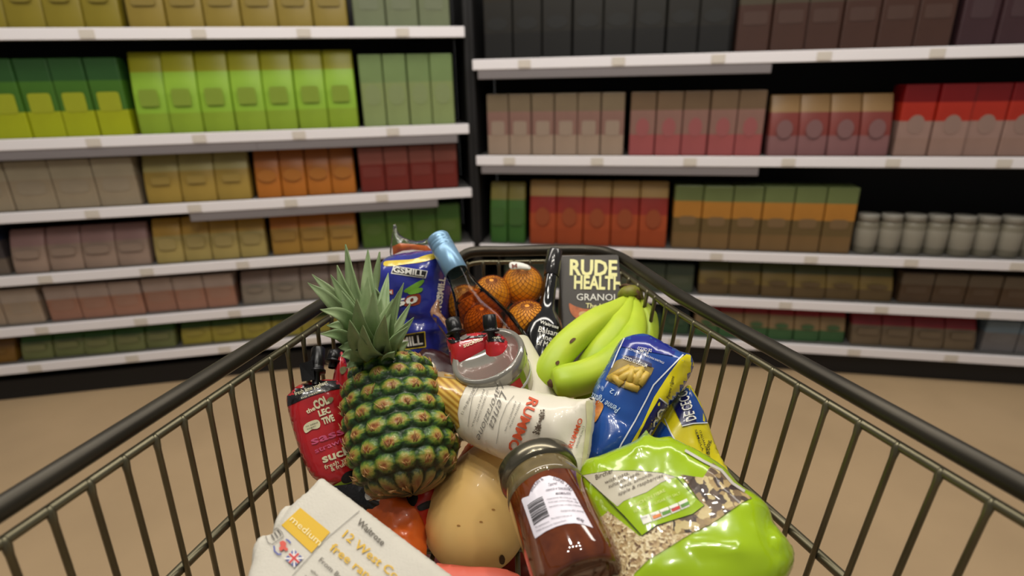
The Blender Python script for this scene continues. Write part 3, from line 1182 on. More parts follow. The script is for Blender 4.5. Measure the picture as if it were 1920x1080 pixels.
            prev = (lo, hi)
    tips = [  # tip px, depth, mid px, depth, half width
        (648, 458, .60, 672, 570, .60, .0115), (690, 468, .62, 695, 570, .61, .0125), (712, 472, .63, 708, 560, .63, .010),
        (585, 514, .57, 640, 570, .575, .0085), (577, 530, .55, 632, 575, .56, .009), (601, 626, .53, 650, 632, .55, .009),
        (600, 580, .53, 655, 600, .55, .010), (620, 515, .56, 665, 590, .57, .0105), (632, 497, .58, 655, 560, .585, .008),
        (728, 512, .63, 718, 590, .61, .010), (757, 530, .60, 730, 610, .60, .0085), (776, 595, .57, 740, 640, .575, .0085),
        (765, 612, .55, 735, 645, .56, .0075), (640, 668, .54, 665, 664, .55, .009), (635, 652, .55, 665, 652, .56, .010),
        (737, 560, .57, 715, 620, .57, .010), (700, 545, .53, 700, 620, .55, .0125), (668, 560, .52, 682, 625, .55, .0115),
        (780, 665, .59, 750, 668, .585, .007), (765, 640, .60, 745, 655, .59, .008), (722, 590, .52, 715, 640, .55, .0105),
        (655, 600, .51, 675, 645, .54, .011), (690, 520, .58, 692, 600, .585, .013), (660, 500, .60, 678, 590, .60, .012),
        (612, 610, .55, 655, 618, .565, .009), (748, 545, .56, 725, 620, .575, .009), (680, 610, .515, 690, 655, .545, .011),
        (640, 545, .55, 668, 600, .56, .011), (770, 568, .61, 740, 625, .60, .007), (625, 560, .60, 660, 610, .59, .009),
        (715, 560, .60, 710, 610, .60, .012), (740, 660, .545, 728, 668, .56, .008), (650, 690, .56, 672, 676, .57, .008),
    ]
    for tx, ty, td, mx_, my_, md, wd in tips:
        tip, mid = W(tx, ty, td), W(mx_, my_, md)
        side = (mid - c0)
        side -= axd * side.dot(axd)
        rp = c0 + side.normalized() * 0.010 - axd * 0.002
        blade(rp, tip, mid, wd)
    o = obj('leaf_crown', bm, lm, root)


pineapple()

# ---- butternut squash
c = curve([W(890, 972, 0.600), W(900, 950, 0.600), W(924, 903, 0.602), W(966, 843, 0.625), W(1006, 786, 0.642), W(1033, 756, 0.648)], 10)
n = len(c) - 1
al = [0.0]
for i in range(n):
    al.append(al[-1] + (c[i + 1] - c[i]).length)
rs = []
for i in range(n + 1):
    t = al[i] / al[-1]
    r = 0.0305 + 0.0262 * exp(-1.5 * ((t - 0.0) / 0.42) ** 2)
    if t > 0.88:
        r *= sqrt(max(0.02, 1 - ((t - 0.88) / 0.12) ** 2 * 0.98))
    rs.append(r)
t0 = (c[1] - c[0]).normalized()
pre, prr = [], []
for k in range(12):                       # round the blossom end of the bulb
    a = pi / 2 * k / 12
    pre.append(c[0] - t0 * 0.054 * cos(a))
    prr.append(max(0.002, rs[0] * sin(a)))
rs2 = prr + rs
allp = pre + c
al = [0.0]
for i in range(len(allp) - 1):
    al.append(al[-1] + (allp[i + 1] - allp[i]).length)
NP = 90
sp_, sr_ = [], []
j = 0
for k in range(NP + 1):                   # even spacing, denser at both rounded ends
    q = al[-1] * (0.5 - 0.5 * cos(pi * k / NP))
    while j < len(al) - 2 and al[j + 1] < q:
        j += 1
    f = (q - al[j]) / max(al[j + 1] - al[j], 1e-9)
    sp_.append(allp[j].lerp(allp[j + 1], f))
    sr_.append(rs2[j] + (rs2[j + 1] - rs2[j]) * f)
for _ in range(25):
    sp_ = [sp_[0]] + [(sp_[i - 1] + sp_[i + 1]) * 0.25 + sp_[i] * 0.5 for i in range(1, NP)] + [sp_[-1]]
    sr_ = [sr_[0]] + [(sr_[i - 1] + sr_[i + 1]) * 0.25 + sr_[i] * 0.5 for i in range(1, NP)] + [sr_[-1]]
bm = bmesh.new()
tube(bm, sp_, sr_, 40)
sq = obj('butternut_squash', bm, mat('squash_skin', (250, 214, 140), 0.42, col2=(240, 198, 122), vscale=9, bump=0.06, bscale=60, coat=0.12))
tag(sq, 'tan butternut squash lying with its bulb beside the marmalade jar', 'squash')
T = bvh_of(sq)
decal(T, [(936, 1045), (942, 1040), (947, 1048), (944, 1058), (937, 1056)], bst, sq, 'blossom_scar', smooth=2)
for q in ((902, 978), (860, 985), (925, 955)):
    decal(T, [(q[0] - 4, q[1]), (q[0], q[1] - 1.5), (q[0] + 4, q[1] + 1), (q[0], q[1] + 1.5)], mat('squash_fleck', (176, 128, 66), 0.5), sq, 'skin_fleck', smooth=2)

# ---- long pasta pack
nr = V(-0.40, -0.60, 0.70)
film_white = mat('pasta_pack_white', (228, 220, 202), 0.34, coat=0.25, var=0.04, vscale=12)
P = W(975, 785, 0.556)
ru = puff('long_pasta_pack', [(790, 700), (830, 698), (868, 706), (960, 724), (1040, 742), (1100, 750), (1113, 745), (1116, 762), (1108, 830), (1094, 912), (1082, 914), (1066, 880), (1020, 862), (960, 866), (900, 842), (866, 822), (850, 800), (800, 790)],
          P, nr, 0.030, 0.036, film_white, wr=0.0012, ws=30, step=0.0045, back=0.9,
          folds=((1085, 760, 1070, 880, -0.003, 0.005), (1010, 820, 1000, 860, -0.0018, 0.004), (1030, 815, 1028, 862, 0.0015, 0.004), (1090, 820, 1062, 870, -0.004, 0.007)))
tag(ru, 'long white pasta pack with orange lettering lying beside the pineapple', 'pasta packet')
T = bvh_of(ru)
pasta_m = mat('linguine_yellow', (206, 164, 66), 0.3, coat=0.6)
nt = pasta_m.node_tree
wv = nt.nodes.new('ShaderNodeTexWave'); wv.inputs['Scale'].default_value = 70; wv.inputs['Distortion'].default_value = 0.3
wv.wave_type = 'BANDS'; wv.bands_direction = 'DIAGONAL'
tc = nt.nodes.new('ShaderNodeTexCoord'); mp = nt.nodes.new('ShaderNodeMapping'); mp.inputs['Rotation'].default_value = (0.6, 0.3, 0.9)
cr = nt.nodes.new('ShaderNodeValToRGB'); cr.color_ramp.elements[0].color = lin((168, 118, 40)); cr.color_ramp.elements[1].color = lin((222, 184, 88))
nt.links.new(tc.outputs['Object'], mp.inputs[0]); nt.links.new(mp.outputs[0], wv.inputs['Vector']); nt.links.new(wv.outputs['Fac'], cr.inputs['Fac'])
nt.links.new(cr.outputs['Color'], nt.nodes['Principled BSDF'].inputs['Base Color'])
decal(T, [(780, 690), (830, 700), (886, 712), (872, 728), (862, 750), (858, 775), (862, 800), (850, 812), (780, 790)], pasta_m, ru, 'pasta_window', off=0.0005, step=5)
decal(T, [(780, 690), (830, 697), (890, 710), (886, 716), (830, 708), (786, 700)], mat('seal_film_tan', (168, 146, 110), 0.3, coat=0.5), ru, 'seal_edge', off=0.0009)
oran = mat('ink_orange_red', (206, 84, 46), 0.5)
letters(T, [('RUMMO', (993, 744), (951, 842), 19, 0.025, 0), ('RUMMO', (1073, 841), (1093, 786), 9, 0.02, 0)], oran, ru)
letters(T, [('Lenta', (940, 732), (916, 800), 15, -0.004, 0.5), ('Lavorazione', (936, 716), (892, 822), 13, -0.004, 0.5),
            ('LINGUINE No 13', (888, 726), (864, 776), 5, 0.004, 0),
            ('PASTA DI SEMOLA', (906, 730), (884, 800), 3.2, 0, 0), ('DI GRANO DURO', (913, 733), (893, 790), 3.2, 0, 0),
            ('MAESTRI PASTAI', (974, 755), (955, 800), 3.4, 0, 0), ('A BENEVENTO DAL 1846', (966, 752), (946, 808), 3.4, 0, 0), ('LINGUINE No 13', (1082, 840), (1096, 800), 4, 0.003, 0)], ink_grey, ru)
lnm = mat('ink_thin_grey', (150, 145, 136), 0.5)
decal(T, line_poly([(900, 722), (886, 745), (880, 780), (878, 800)], 0.9), lnm, ru, 'thin_rule', off=0.0011)
decal(T, line_poly([(964, 742), (950, 760), (938, 790), (931, 832)], 0.9), lnm, ru, 'thin_rule', off=0.0011)
rnd = random.Random(5)
bmz = bmesh.new()
for k in range(70):                 # engraved millers and horses emblem
    t = rnd.random()
    x, y = 1019 - 14 * t + rnd.uniform(-6, 6) * (0.5 + abs(t - 0.5)), 770 + 44 * t + rnd.uniform(-2, 2)
    s = rnd.uniform(0.6, 1.5)
    a = rnd.uniform(0, 3)
    vs = [bmz.verts.new((x + s * 2.2 * cos(a + q) * (1 if i % 2 else 0.6), y + s * 1.6 * sin(a + q), 0)) for i, q in enumerate((0, 1.5, 3.1, 4.7))]
    bmz.faces.new(vs)
project(bmz, T, 0.0012, 'engraved_emblem', mat('ink_sepia', (92, 78, 64), 0.6), ru)
decal(T, [(1098, 752), (1110, 750), (1112, 765), (1104, 830), (1092, 905), (1085, 905), (1094, 840), (1100, 790)], mat('seal_pale_yellow', (226, 220, 176), 0.3, coat=0.5), ru, 'end_seal', off=0.0008)

# ---- marmalade jar
pl, pb_ = W(1003, 872, 0.500), W(1094, 1098, 0.405)
Mj = axis_matrix(pl, pb_)
LJ = (pb_ - pl).length
bm = bmesh.new()
r = 0.0335
lathe(bm, [(0, 0.016), (r * 0.9, 0.016), (r * 0.92, 0.024), (r, 0.034), (r, LJ - 0.012), (r * 0.93, LJ - 0.003), (r * 0.8, LJ), (r * 0.74, LJ - 0.003), (0, LJ - 0.005)], Mj, 56)
jarg = mat('marmalade_in_glass', (112, 52, 18), 0.06, col2=(82, 34, 12), vscale=55, coat=1.0)
jar = obj('marmalade_jar', bm, jarg)
tag(jar, 'jar of dark amber marmalade with a white back label and barcode', 'jar')
bm = bmesh.new()
lathe(bm, [(0, -0.001), (r * 0.86, -0.001), (r * 0.98, 0.0005), (r * 1.03, 0.003), (r * 1.03, 0.014), (r * 1.0, 0.016), (r * 0.9, 0.017)], Mj, 56)
obj('lid', bm, mat('jar_lid_metal', (118, 112, 96), 0.22, 0.85), jar)
bm = bmesh.new()
lathe(bm, [(r * 0.93, 0.017), (r * 0.94, 0.022), (r * 1.0, 0.03), (r * 1.003, 0.036), (r * 0.99, 0.036)], Mj, 56)
obj('glass_shoulder', bm, mat('glass_shoulder_mat', (120, 104, 70), 0.05, coat=1.0, var=0.3, vscale=60), jar)
T = bvh_of(jar)
lab = mat('jar_label_white', (232, 226, 236), 0.4, coat=0.2)
decal(T, [(992, 930), (996, 918), (1004, 904), (1016, 895), (1030, 892), (1046, 896), (1060, 904), (1072, 916), (1088, 946), (1102, 972), (1112, 990), (1096, 984), (1078, 981), (1062, 982), (1044, 987), (1024, 996), (1008, 1007), (1004, 1010), (1001, 1004), (988, 966), (978, 938), (980, 934)], lab, jar, 'back_label', off=0.0004, step=5)
bars = []
bmz = bmesh.new()
rnd = random.Random(11)
t = 0.0
while t < 1:
    wd = rnd.choice((0.015, 0.03, 0.045))
    def bp(u, v):
        a = Vector((989 + (1002 - 989) * v, 948 + (987 - 948) * v))
        b = Vector((1017 + (1031 - 1017) * v, 931 + (969 - 931) * v))
        q = a.lerp(b, u)
        return (q.x, q.y - 3 * 4 * u * (1 - u) * 0.5, 0)
    for k in range(5):
        f = [bp(k / 5, t), bp((k + 1) / 5, t), bp((k + 1) / 5, t + wd), bp(k / 5, t + wd)]
        bmz.faces.new([bmz.verts.new(q) for q in f])
    t += wd + rnd.choice((0.02, 0.035, 0.05))
project(bmz, T, 0.0009, 'barcode', ink_black, jar)
letters(T, [('WILKIN &', (998, 924), (1020, 899), 6, 0.004, 0, 3), ('SONS', (1036, 899), (1056, 908), 6, 0.004, 0, 1), ('LTD', (1060, 911), (1070, 922), 6, 0.004, 0),
            ('Tiptree', (1029, 912), (1045, 908), 6, 0, 0.4), ('ORANGE & TANGERINE', (1024, 922), (1068, 920), 4, 0.004, 0, 3), ('MARMALADE', (1042, 928), (1070, 928), 4.5, 0.006, 0, 1),
            ('Prepared with 50g of fruit per 100g', (1026, 938), (1080, 938), 2.6, 0, 0, 4), ('Total sugar content 63g per 100g', (1028, 944), (1084, 944), 2.6, 0, 0, 4),
            ('Ingredients: sugar, oranges, tangerines', (1030, 952), (1090, 951), 2.6, 0, 0, 4), ('Refrigerate after opening', (1052, 960), (1094, 961), 3, 0.002, 0, 2),
            ('Best before end: see lid', (1034, 974), (1072, 968), 2.8, 0, 0, 1), ('454g', (1080, 974), (1094, 979), 5, 0.01, 0),
            ('Wilkin & Sons Ltd, Tiptree, Essex', (1006, 998), (1062, 977), 2.8, 0, 0, 2), ('By appointment', (1005, 990), (1030, 979), 2.8, 0, 0)], mat('ink_label', (88, 78, 92), 0.5), jar, off=0.0009)

# ---- egg carton
pulp = mat('egg_box_pulp', (206, 200, 187), 0.75, var=0.05, vscale=30, bump=0.25, bscale=500)
P = W(650, 1000, 0.43)
ne = V(0.10, -0.30, 0.95)
eg = puff('egg_carton', [(602, 899), (612, 902), (700, 968), (850, 1082), (900, 1122), (760, 1220), (560, 1200), (470, 1110), (464, 1092), (470, 1062), (474, 1030), (486, 1008), (506, 1000), (512, 984), (520, 966), (534, 948), (556, 938), (578, 922), (592, 906)],
          P, ne, 0.006, 0.008, pulp, wr=0.0004, ws=40, step=0.004, back=8.0, smooth=3, folds=((546, 944, 516, 992, -0.005, 0.004), (510, 1006, 478, 1050, -0.0025, 0.006)))
tag(eg, 'off white cardboard egg carton with a yellow size panel, nearest corner', 'egg box')
T = bvh_of(eg)
yl = mat('egg_panel_yellow', (214, 172, 38), 0.6)
decal(T, [(563, 952), (619, 998), (584, 1037), (528, 985)], yl, eg)
letters(T, [('medium', (543, 976), (598, 1024), 13, 0.0, 0)], mat('egg_cream', (240, 226, 170), 0.6), eg, off=0.0011)
letters(T, [('Waitrose', (668, 981), (716, 1024), 13, 0.01, 0), ('From British hens', (597, 1052), (680, 1126), 10, 0, 0), ('who dine on a diet', (581, 1071), (640, 1122), 7, 0, 0), ('who roam outside', (570, 1081), (620, 1124), 7, 0, 0)], mat('egg_ink', (86, 78, 66), 0.6), eg)
letters(T, [('12 West Country', (641, 1006), (786, 1126), 17, 0.012, 0), ('free range eggs', (617, 1030), (752, 1138), 17, 0.012, 0)], yl, eg)
decal(T, line_poly([(674, 958), (610, 1012), (548, 1080)], 1.1), ink_grey, eg, 'thin_rule', off=0.001)
# small carton symbol, lion mark and flag
sym = [(498, 1006), (520, 990), (529, 998), (532, 1006), (511, 1021), (503, 1018)]
decal(T, line_poly(sym + sym[:1], 1.4), ink_grey, eg, 'small_symbol', off=0.0012)
for k in range(3):
    decal(T, line_poly([(509 + k * 6, 1003 - k * 4.3), (515 + k * 6, 1012 - k * 4.3)], 3), ink_grey, eg, 'small_symbol', off=0.0012)
decal(T, [(524, 1018), (531, 1014), (537, 1019), (536, 1026), (541, 1030), (536, 1034), (532, 1030), (527, 1034), (523, 1028), (527, 1024)], mat('lion_red', (206, 84, 70), 0.6), eg, 'red_lion_mark', off=0.0012, smooth=2)
blu = mat('mark_blue', (84, 92, 158), 0.6)
decal(T, line_poly([(536, 1012), (541, 1014), (545, 1019)], 3), blu, eg, 'small_symbol', off=0.0012)
decal(T, line_poly([(514, 1024), (515, 1034), (522, 1040), (528, 1039)], 3), blu, eg, 'small_symbol', off=0.0012)
flg = [(551, 1030), (569, 1047), (552, 1064), (534, 1048)]
decal(T, flg, blu, eg, 'union_flag', off=0.0010)
fw_, fr_ = mat('flag_white', (226, 220, 214), 0.6), mat('flag_red', (200, 60, 60), 0.6)
a, b, c_, d_ = [Vector(q) for q in flg]
ctr = (a + b + c_ + d_) / 4
mids = [(a + b) / 2, (b + c_) / 2, (c_ + d_) / 2, (d_ + a) / 2]
for (p, q, w1, w2) in ((a, c_, 3.2, 1.2), (b, d_, 3.2, 1.2)):
    decal(T, line_poly([tuple(p), tuple(q)], w1), fw_, eg, 'union_flag', off=0.0012)
for (p, q) in ((mids[0], mids[2]), (mids[1], mids[3])):
    decal(T, line_poly([tuple(p), tuple(q)], 7), fw_, eg, 'union_flag', off=0.0014)
    decal(T, line_poly([tuple(p), tuple(q)], 4), fr_, eg, 'union_flag', off=0.0016)
# fastening lug; the shade in its slot is painted as a dark pulp patch
lug = puff('lug_slot_shade', [(476, 1066), (484, 1054), (498, 1051), (508, 1060), (510, 1078), (502, 1092), (478, 1092)], W(493, 1072, 0.418), ne, 0.003, 0.004, mat('lug_slot_shadowy_pulp', (70, 64, 56), 0.8), eg, step=0.003)
puff('lug_tongue', [(486, 1070), (494, 1062), (503, 1066), (504, 1080), (500, 1096), (484, 1096)], W(495, 1078, 0.414), ne, 0.003, 0.003, pulp, eg, step=0.003)

# ---- red yoghurt pouches
red = mat('pouch_red', (186, 34, 40), 0.2, coat=0.6, var=0.1, vscale=20)
blk = mat('pouch_black', (22, 20, 22), 0.25, coat=0.4)
spout_m = mat('spout_black_plastic', (16, 15, 16), 0.3)
crm = mat('pouch_cream', (222, 214, 176), 0.4)


def pouch(outline, P, n, label, blacktop, spout, seed=0, R=0.02, T_=0.012):
    o = puff('yoghurt_pouch', outline, P, n, T_, R, red, wr=0.0016, ws=45, step=0.0045, seed=seed)
    tag(o, label, 'pouch')
    tr = bvh_of(o)
    decal(tr, blacktop, blk, o, 'black_shoulder', smooth=3)
    s0, s1, r = spout
    s0, s1 = W(*s0), W(*s1)
    Ms = axis_matrix(s0, s1)
    h = (s1 - s0).length
    bm = bmesh.new()
    lathe(bm, [(r * 0.55, 0), (r * 0.55, h * 0.3), (r * 1.25, h * 0.32), (r * 1.25, h * 0.38), (r * 0.9, h * 0.40), (r * 0.95, h * 0.5), (r, h * 0.55), (r * 0.96, h * 0.97), (r * 0.8, h), (0, h)], Ms, 20)
    obj('spout_cap', bm, spout_m, o)
    return o, tr


po, T = pouch([(537, 752), (545, 735), (560, 722), (580, 716), (600, 712), (625, 712), (642, 722), (652, 760), (660, 820), (668, 880), (670, 912), (640, 912), (595, 902), (572, 872), (552, 815)],
              W(603, 800, 0.60), V(0.28, -0.72, 0.6), 'red yoghurt pouch with black spout and cow logo, in front of its twin',
              [(530, 765), (535, 745), (550, 727), (575, 714), (600, 708), (630, 708), (644, 726), (620, 732), (580, 744), (548, 758)],
              ((592, 722, 0.605), (597, 652, 0.625), 0.0075))
bm = bmesh.new()
q0 = [W(561, 682, 0.607), W(586, 675, 0.607), W(590, 712, 0.60), W(566, 716, 0.60)]
nf = (CAM - q0[0]).normalized()
va = [bm.verts.new(p) for p in q0]; vb = [bm.verts.new(p - nf * 0.006) for p in q0]
bm.faces.new(va); bm.faces.new(vb[::-1])
for i in range(4):
    bm.faces.new((va[i], vb[i], vb[(i + 1) % 4], va[(i + 1) % 4]))
obj('cap_wing', bm, spout_m, po, False)
letters(T, [('fresh lime yoghurt', (554, 742), (615, 720), 8, 0.004, 0), ('no nasties', (566, 748), (606, 733), 4, 0.004, 0)], crm, po)
letters(T, [('the', (576, 776), (592, 768), 8, 0.03, 0), ('COL', (592, 768), (618, 755), 16, 0.05, 0), ('LEC', (599, 781), (621, 773), 11, 0.05, 0), ('TIVE', (606, 796), (628, 788), 12, 0.05, 0)], crm, po)
decal(T, [(612, 752), (618, 745), (625, 746), (623, 753), (617, 757)], mat('logo_leaf', (120, 116, 78), 0.5), po, 'logo_leaf', off=0.001, smooth=2)
decal(T, [(569, 804), (572, 796), (582, 790), (594, 787), (600, 792), (600, 800), (594, 804), (585, 805), (574, 812)], crm, po, 'speech_bubble', off=0.001, smooth=3)
letters(T, [('no added', (574, 801), (596, 793), 3, 0, 0), ('sugar', (576, 806), (593, 799), 3, 0, 0)], ink_black, po, off=0.0016)
mag = mat('ink_magenta', (206, 84, 120), 0.4)
letters(T, [('sassy', (585, 834), (666, 806), 15, 0.02, 0), ('strawberry', (592, 850), (684, 812), 10, 0.01, 0)], mag, po)
letters(T, [('suckies', (606, 868), (690, 838), 16, 0.03, 0), ('fresh yoghurt', (610, 880), (682, 850), 8, 0.012, 0), ('& fruit', (622, 884), (650, 872), 8, 0.012, 0)], crm, po)
decal(T, [(625, 910), (640, 902), (665, 893), (684, 893), (684, 915), (640, 930)], mat('pouch_lime', (150, 190, 34), 0.25, coat=0.5), po, 'lime_band', off=0.0010)
decal(T, [(640, 896), (648, 886), (662, 882), (668, 890), (664, 900), (650, 906), (642, 904)], ink_black, po, 'black_roundel', off=0.0013, smooth=3)

po2, T = pouch([(628, 690), (634, 668), (642, 660), (652, 690), (664, 740), (672, 800), (640, 800), (622, 740)],
               W(645, 730, 0.645), V(0.30, -0.75, 0.5), 'red yoghurt pouch behind its twin, mostly hidden by the pineapple',
               [(590, 720), (605, 690), (622, 660), (640, 656), (640, 664), (630, 690), (616, 710), (600, 730)],
               ((622, 690, 0.645), (628, 658, 0.655), 0.0075), 2, 0.012, 0.008)
decal(T, [(637, 692), (644, 687), (650, 690), (647, 698), (640, 702)], mat('logo_leaf', (120, 116, 78), 0.5), po2, 'logo_leaf', off=0.001, smooth=2)
po3, T = pouch([(838, 634), (866, 628), (905, 622), (926, 626), (930, 640), (920, 670), (880, 690), (850, 690), (842, 660)],
               W(880, 650, 0.612), V(0.0, -0.8, 0.6), 'red yoghurt pouch with black top behind the clear tub lid',
               [(840, 634), (862, 622), (900, 620), (915, 622), (905, 632), (880, 634), (860, 640), (846, 644)],
               ((858, 640, 0.61), (848, 598, 0.62), 0.0085), 4)
letters(T, [('suckies', (870, 652), (905, 638), 8, 0.02, 0)], crm, po3)
decal(T, [(862, 634), (876, 626), (890, 624), (880, 631), (868, 638)], ink_grey, po3, 'logo_leaf', off=0.001, smooth=2)
po4, T = pouch([(912, 634), (926, 624), (940, 628), (952, 640), (962, 670), (940, 690), (915, 680), (910, 655)],
               W(935, 650, 0.60), V(0.05, -0.8, 0.6), 'red and black yoghurt pouch squeezed between tub lid and wine bottle',
               [(910, 640), (912, 626), (930, 620), (948, 630), (958, 642), (945, 642), (930, 640)],
               ((922, 638, 0.596), (917, 590, 0.60), 0.0075), 6)
letters(T, [('fresh yoghurt', (918, 634), (938, 635), 4, 0.01, 0)], crm, po4)

# ---- clear tub with lid
pc, pd = W(914, 666, 0.590), W(966, 772, 0.640)
Mt = axis_matrix(pc, pd)
bm = bmesh.new()
rt = 0.0375
lathe(bm, [(0, 0.004), (rt * 0.95, 0.004), (rt, 0.012), (rt * 0.97, 0.03), (rt * 0.86, 0.085), (rt * 0.8, 0.09), (0, 0.09)], Mt, 48)
tub = obj('dip_tub', bm, mat('tub_cream_contents', (196, 184, 156), 0.25, coat=0.7, var=0.1, vscale=30))
tag(tub, 'round plastic tub of pale dip with a clear lid, behind the pasta pack', 'tub')
bm = bmesh.new()
lathe(bm, [(0, 0.0015), (rt * 0.86, 0.0015), (rt * 0.88, -0.001), (rt * 1.03, -0.002), (rt * 1.06, 0.002), (rt * 1.05, 0.013), (rt * 1.03, 0.014)], Mt, 56)
obj('clear_lid', bm, mat('lid_clear_plastic', (138, 134, 124), 0.10, 0.25, coat=1.0), tub)
bm = bmesh.new()
pr = [(rt * 0.985, 0.030), (rt * 1.0, 0.031), (rt * 1.0, 0.033), (rt * 0.985, 0.034)]
lathe(bm, pr, Mt, 56)
obj('raised_ring', bm, mat('lid_rim', (206, 204, 196), 0.1, coat=1.0), tub)
T = bvh_of(tub)
decal(T, [(958, 655), (972, 670), (985, 705), (995, 745), (980, 745), (960, 725), (950, 700), (952, 675)], mat('tub_green', (128, 150, 40), 0.35, coat=0.5), tub, 'green_sleeve', off=0.0006)
decal(T, [(948, 728), (974, 708), (992, 750), (950, 745)], mat('tub_red', (186, 34, 30), 0.35, coat=0.5), tub, 'red_flash', off=0.0010)
for k in range(4):
    decal(T, line_poly([(961 + 5 * k, 727 + (k % 2) * 3), (964 + 5 * k, 738)], 2), ink_white, tub, 'white_mark', off=0.0014)

# ---- penne packs
blue = mat('penne_blue', (40, 98, 176), 0.2, coat=0.6, col2=(26, 62, 140), vscale=7)
yb = mat('penne_yellow', (232, 216, 30), 0.25, coat=0.5, var=0.08, vscale=20)
navy = mat('penne_navy', (22, 26, 84), 0.3, coat=0.4)
pw = mat('penne_white_line', (224, 228, 236), 0.3)
P = W(1190, 745, 0.575)
npn = V(0.05, -0.70, 0.68)
pe = puff('penne_packet', [(1100, 800), (1112, 730), (1140, 680), (1158, 645), (1172, 633), (1205, 627), (1235, 640), (1272, 660), (1290, 666), (1298, 680), (1296, 700), (1276, 735), (1250, 768), (1222, 812), (1200, 850), (1170, 876), (1090, 878), (1092, 840)],
          P, npn, 0.026, 0.034, blue, wr=0.002, ws=26, step=0.0045, seed=3, folds=((1270, 690, 1200, 810, 0.004, 0.006), (1250, 720, 1280, 690, -0.004, 0.005), (1110, 760, 1160, 800, -0.002, 0.006)))
tag(pe, 'blue and yellow penne pasta packet leaning on the bananas', 'pasta packet')
T = bvh_of(pe)
decal(T, [(1290, 662), (1300, 672), (1300, 700), (1280, 740), (1254, 775), (1225, 818), (1200, 858), (1170, 882), (1152, 878), (1180, 835), (1204, 795), (1226, 745), (1255, 700), (1276, 672)], yb, pe, 'yellow_side', off=0.0007)
decal(T, line_poly([(1281, 665), (1256, 690), (1225, 722), (1212, 748), (1190, 790), (1165, 832), (1146, 872)], 2.6), pw, pe, 'white_line', off=0.0010)
decal(T, line_poly([(1171, 634), (1158, 662), (1147, 690)], 2.2), pw, pe, 'white_line', off=0.0010)
decal(T, [(1160, 632), (1170, 628), (1206, 622), (1240, 640), (1268, 655), (1262, 668), (1230, 662), (1195, 655), (1164, 650)], mat('penne_deep_blue', (28, 40, 138), 0.2, coat=0.6), pe, 'deep_blue_top', off=0.0006)
decal(T, [(1168, 666), (1190, 668), (1222, 682), (1222, 689), (1195, 680), (1170, 672)], navy, pe, 'navy_band', off=0.0012)
letters(T, [('METODO DI CECCO', (1214, 683), (1170, 667), 7, 0.012, 0)], ink_white, pe, off=0.0016)
letters(T, [('DE CECCO', (1222, 655), (1196, 650), 6, 0.008, 0), ('EST. 1886', (1216, 661), (1200, 656), 4, 0.004, 0), ('ITALIAN MACARONI PRODUCT', (1245, 679), (1180, 652), 4, 0, 0)], ink_white, pe, off=0.0012)
win = [(1168, 672), (1190, 677), (1226, 690), (1222, 700), (1210, 720), (1196, 734), (1186, 735), (1160, 724), (1135, 712), (1146, 690), (1156, 676)]
decal(T, win, mat('penne_window_shade', (150, 128, 66), 0.4, col2=(110, 92, 48), vscale=50), pe, 'window', off=0.0006)
pm_ = mat('penne_pasta', (214, 184, 88), 0.35, col2=(196, 160, 68), vscale=80)
rnd = random.Random(2)
for (x0, y0, x1, y1) in ((1142, 712, 1182, 690), (1158, 716, 1190, 696), (1180, 718, 1186, 690), (1190, 722, 1200, 694), (1198, 722, 1212, 700), (1172, 722, 1196, 730), (1182, 700, 1206, 694), (1150, 706, 1166, 722), (1204, 718, 1186, 706)):
    r = ray(x0, y0).normalized(); h = T.ray_cast(CAM, r); r2 = ray(x1, y1).normalized(); h2 = T.ray_cast(CAM, r2)
    if h[0] and h2[0]:
        bm = bmesh.new()
        z = (h[0] - CAM).length
        a = h[0] + h[1] * 0.001; b = h2[0] + h2[1] * 0.001
        tube(bm, [a, (a + b) / 2 + h[1] * 0.001, b], 0.0036, 12, shape=lambda q, t: 1 + 0.03 * cos(12 * q))
        obj('penne_piece', bm, pm_, pe)
letters(T, [('Penne rigate', (1163, 765), (1110, 735), 13, 0.012, 0.2), ('12', (1158, 735), (1146, 728), 9, 0, 0), ('No 41', (1134, 726), (1124, 721), 9, 0, 0)], mat('ink_pale_blue', (190, 210, 232), 0.4), pe)
decal(T, [(1118, 752), (1128, 754), (1132, 762), (1126, 776), (1118, 790), (1110, 792)], mat('penne_photo', (214, 150, 70), 0.4, col2=(160, 60, 30), vscale=90), pe, 'dish_picture', off=0.001, smooth=2)
decal(T, [(1236, 746), (1252, 758), (1240, 790), (1220, 822), (1205, 850), (1190, 850), (1196, 820), (1216, 780)], navy, pe, 'navy_panel', off=0.0011)
decal(T, line_poly([(1236, 746), (1251, 758)], 2.4), pw, pe, 'white_line', off=0.0014)
letters(T, [('DE CECCO', (1200, 900), (1253, 770), 19, 0.012, 0)], ink_white, pe, off=0.0018)
letters(T, [('Penne rigate', (1254, 748), (1264, 706), 6, 0.006, 0.2)], ink_black, pe, off=0.0016)

P = W(1300, 800, 0.585)
pe2 = puff('penne_packet', [(1215, 830), (1235, 790), (1262, 750), (1290, 722), (1302, 735), (1318, 765), (1330, 800), (1348, 850), (1366, 884), (1366, 905), (1330, 915), (1230, 900)],
           P, V(-0.15, -0.65, 0.72), 0.022, 0.03, yb, wr=0.002, ws=26, step=0.005, seed=9, folds=((1320, 830, 1345, 890, -0.004, 0.005),))
tag(pe2, 'yellow penne pasta packet between the muesli bag and the wire side', 'pasta packet')
T = bvh_of(pe2)
decal(T, [(1205, 850), (1240, 790), (1250, 800), (1262, 822), (1275, 845), (1270, 870), (1210, 870)], blue, pe2, 'blue_face', off=0.0007)
decal(T, line_poly([(1246, 785), (1258, 812), (1278, 846)], 2), pw, pe2, 'white_line', off=0.0010)
decal(T, [(1262, 750), (1290, 722), (1305, 745), (1318, 770), (1326, 793), (1300, 795), (1280, 800), (1268, 775)], blue, pe2, 'blue_panel', off=0.0008)
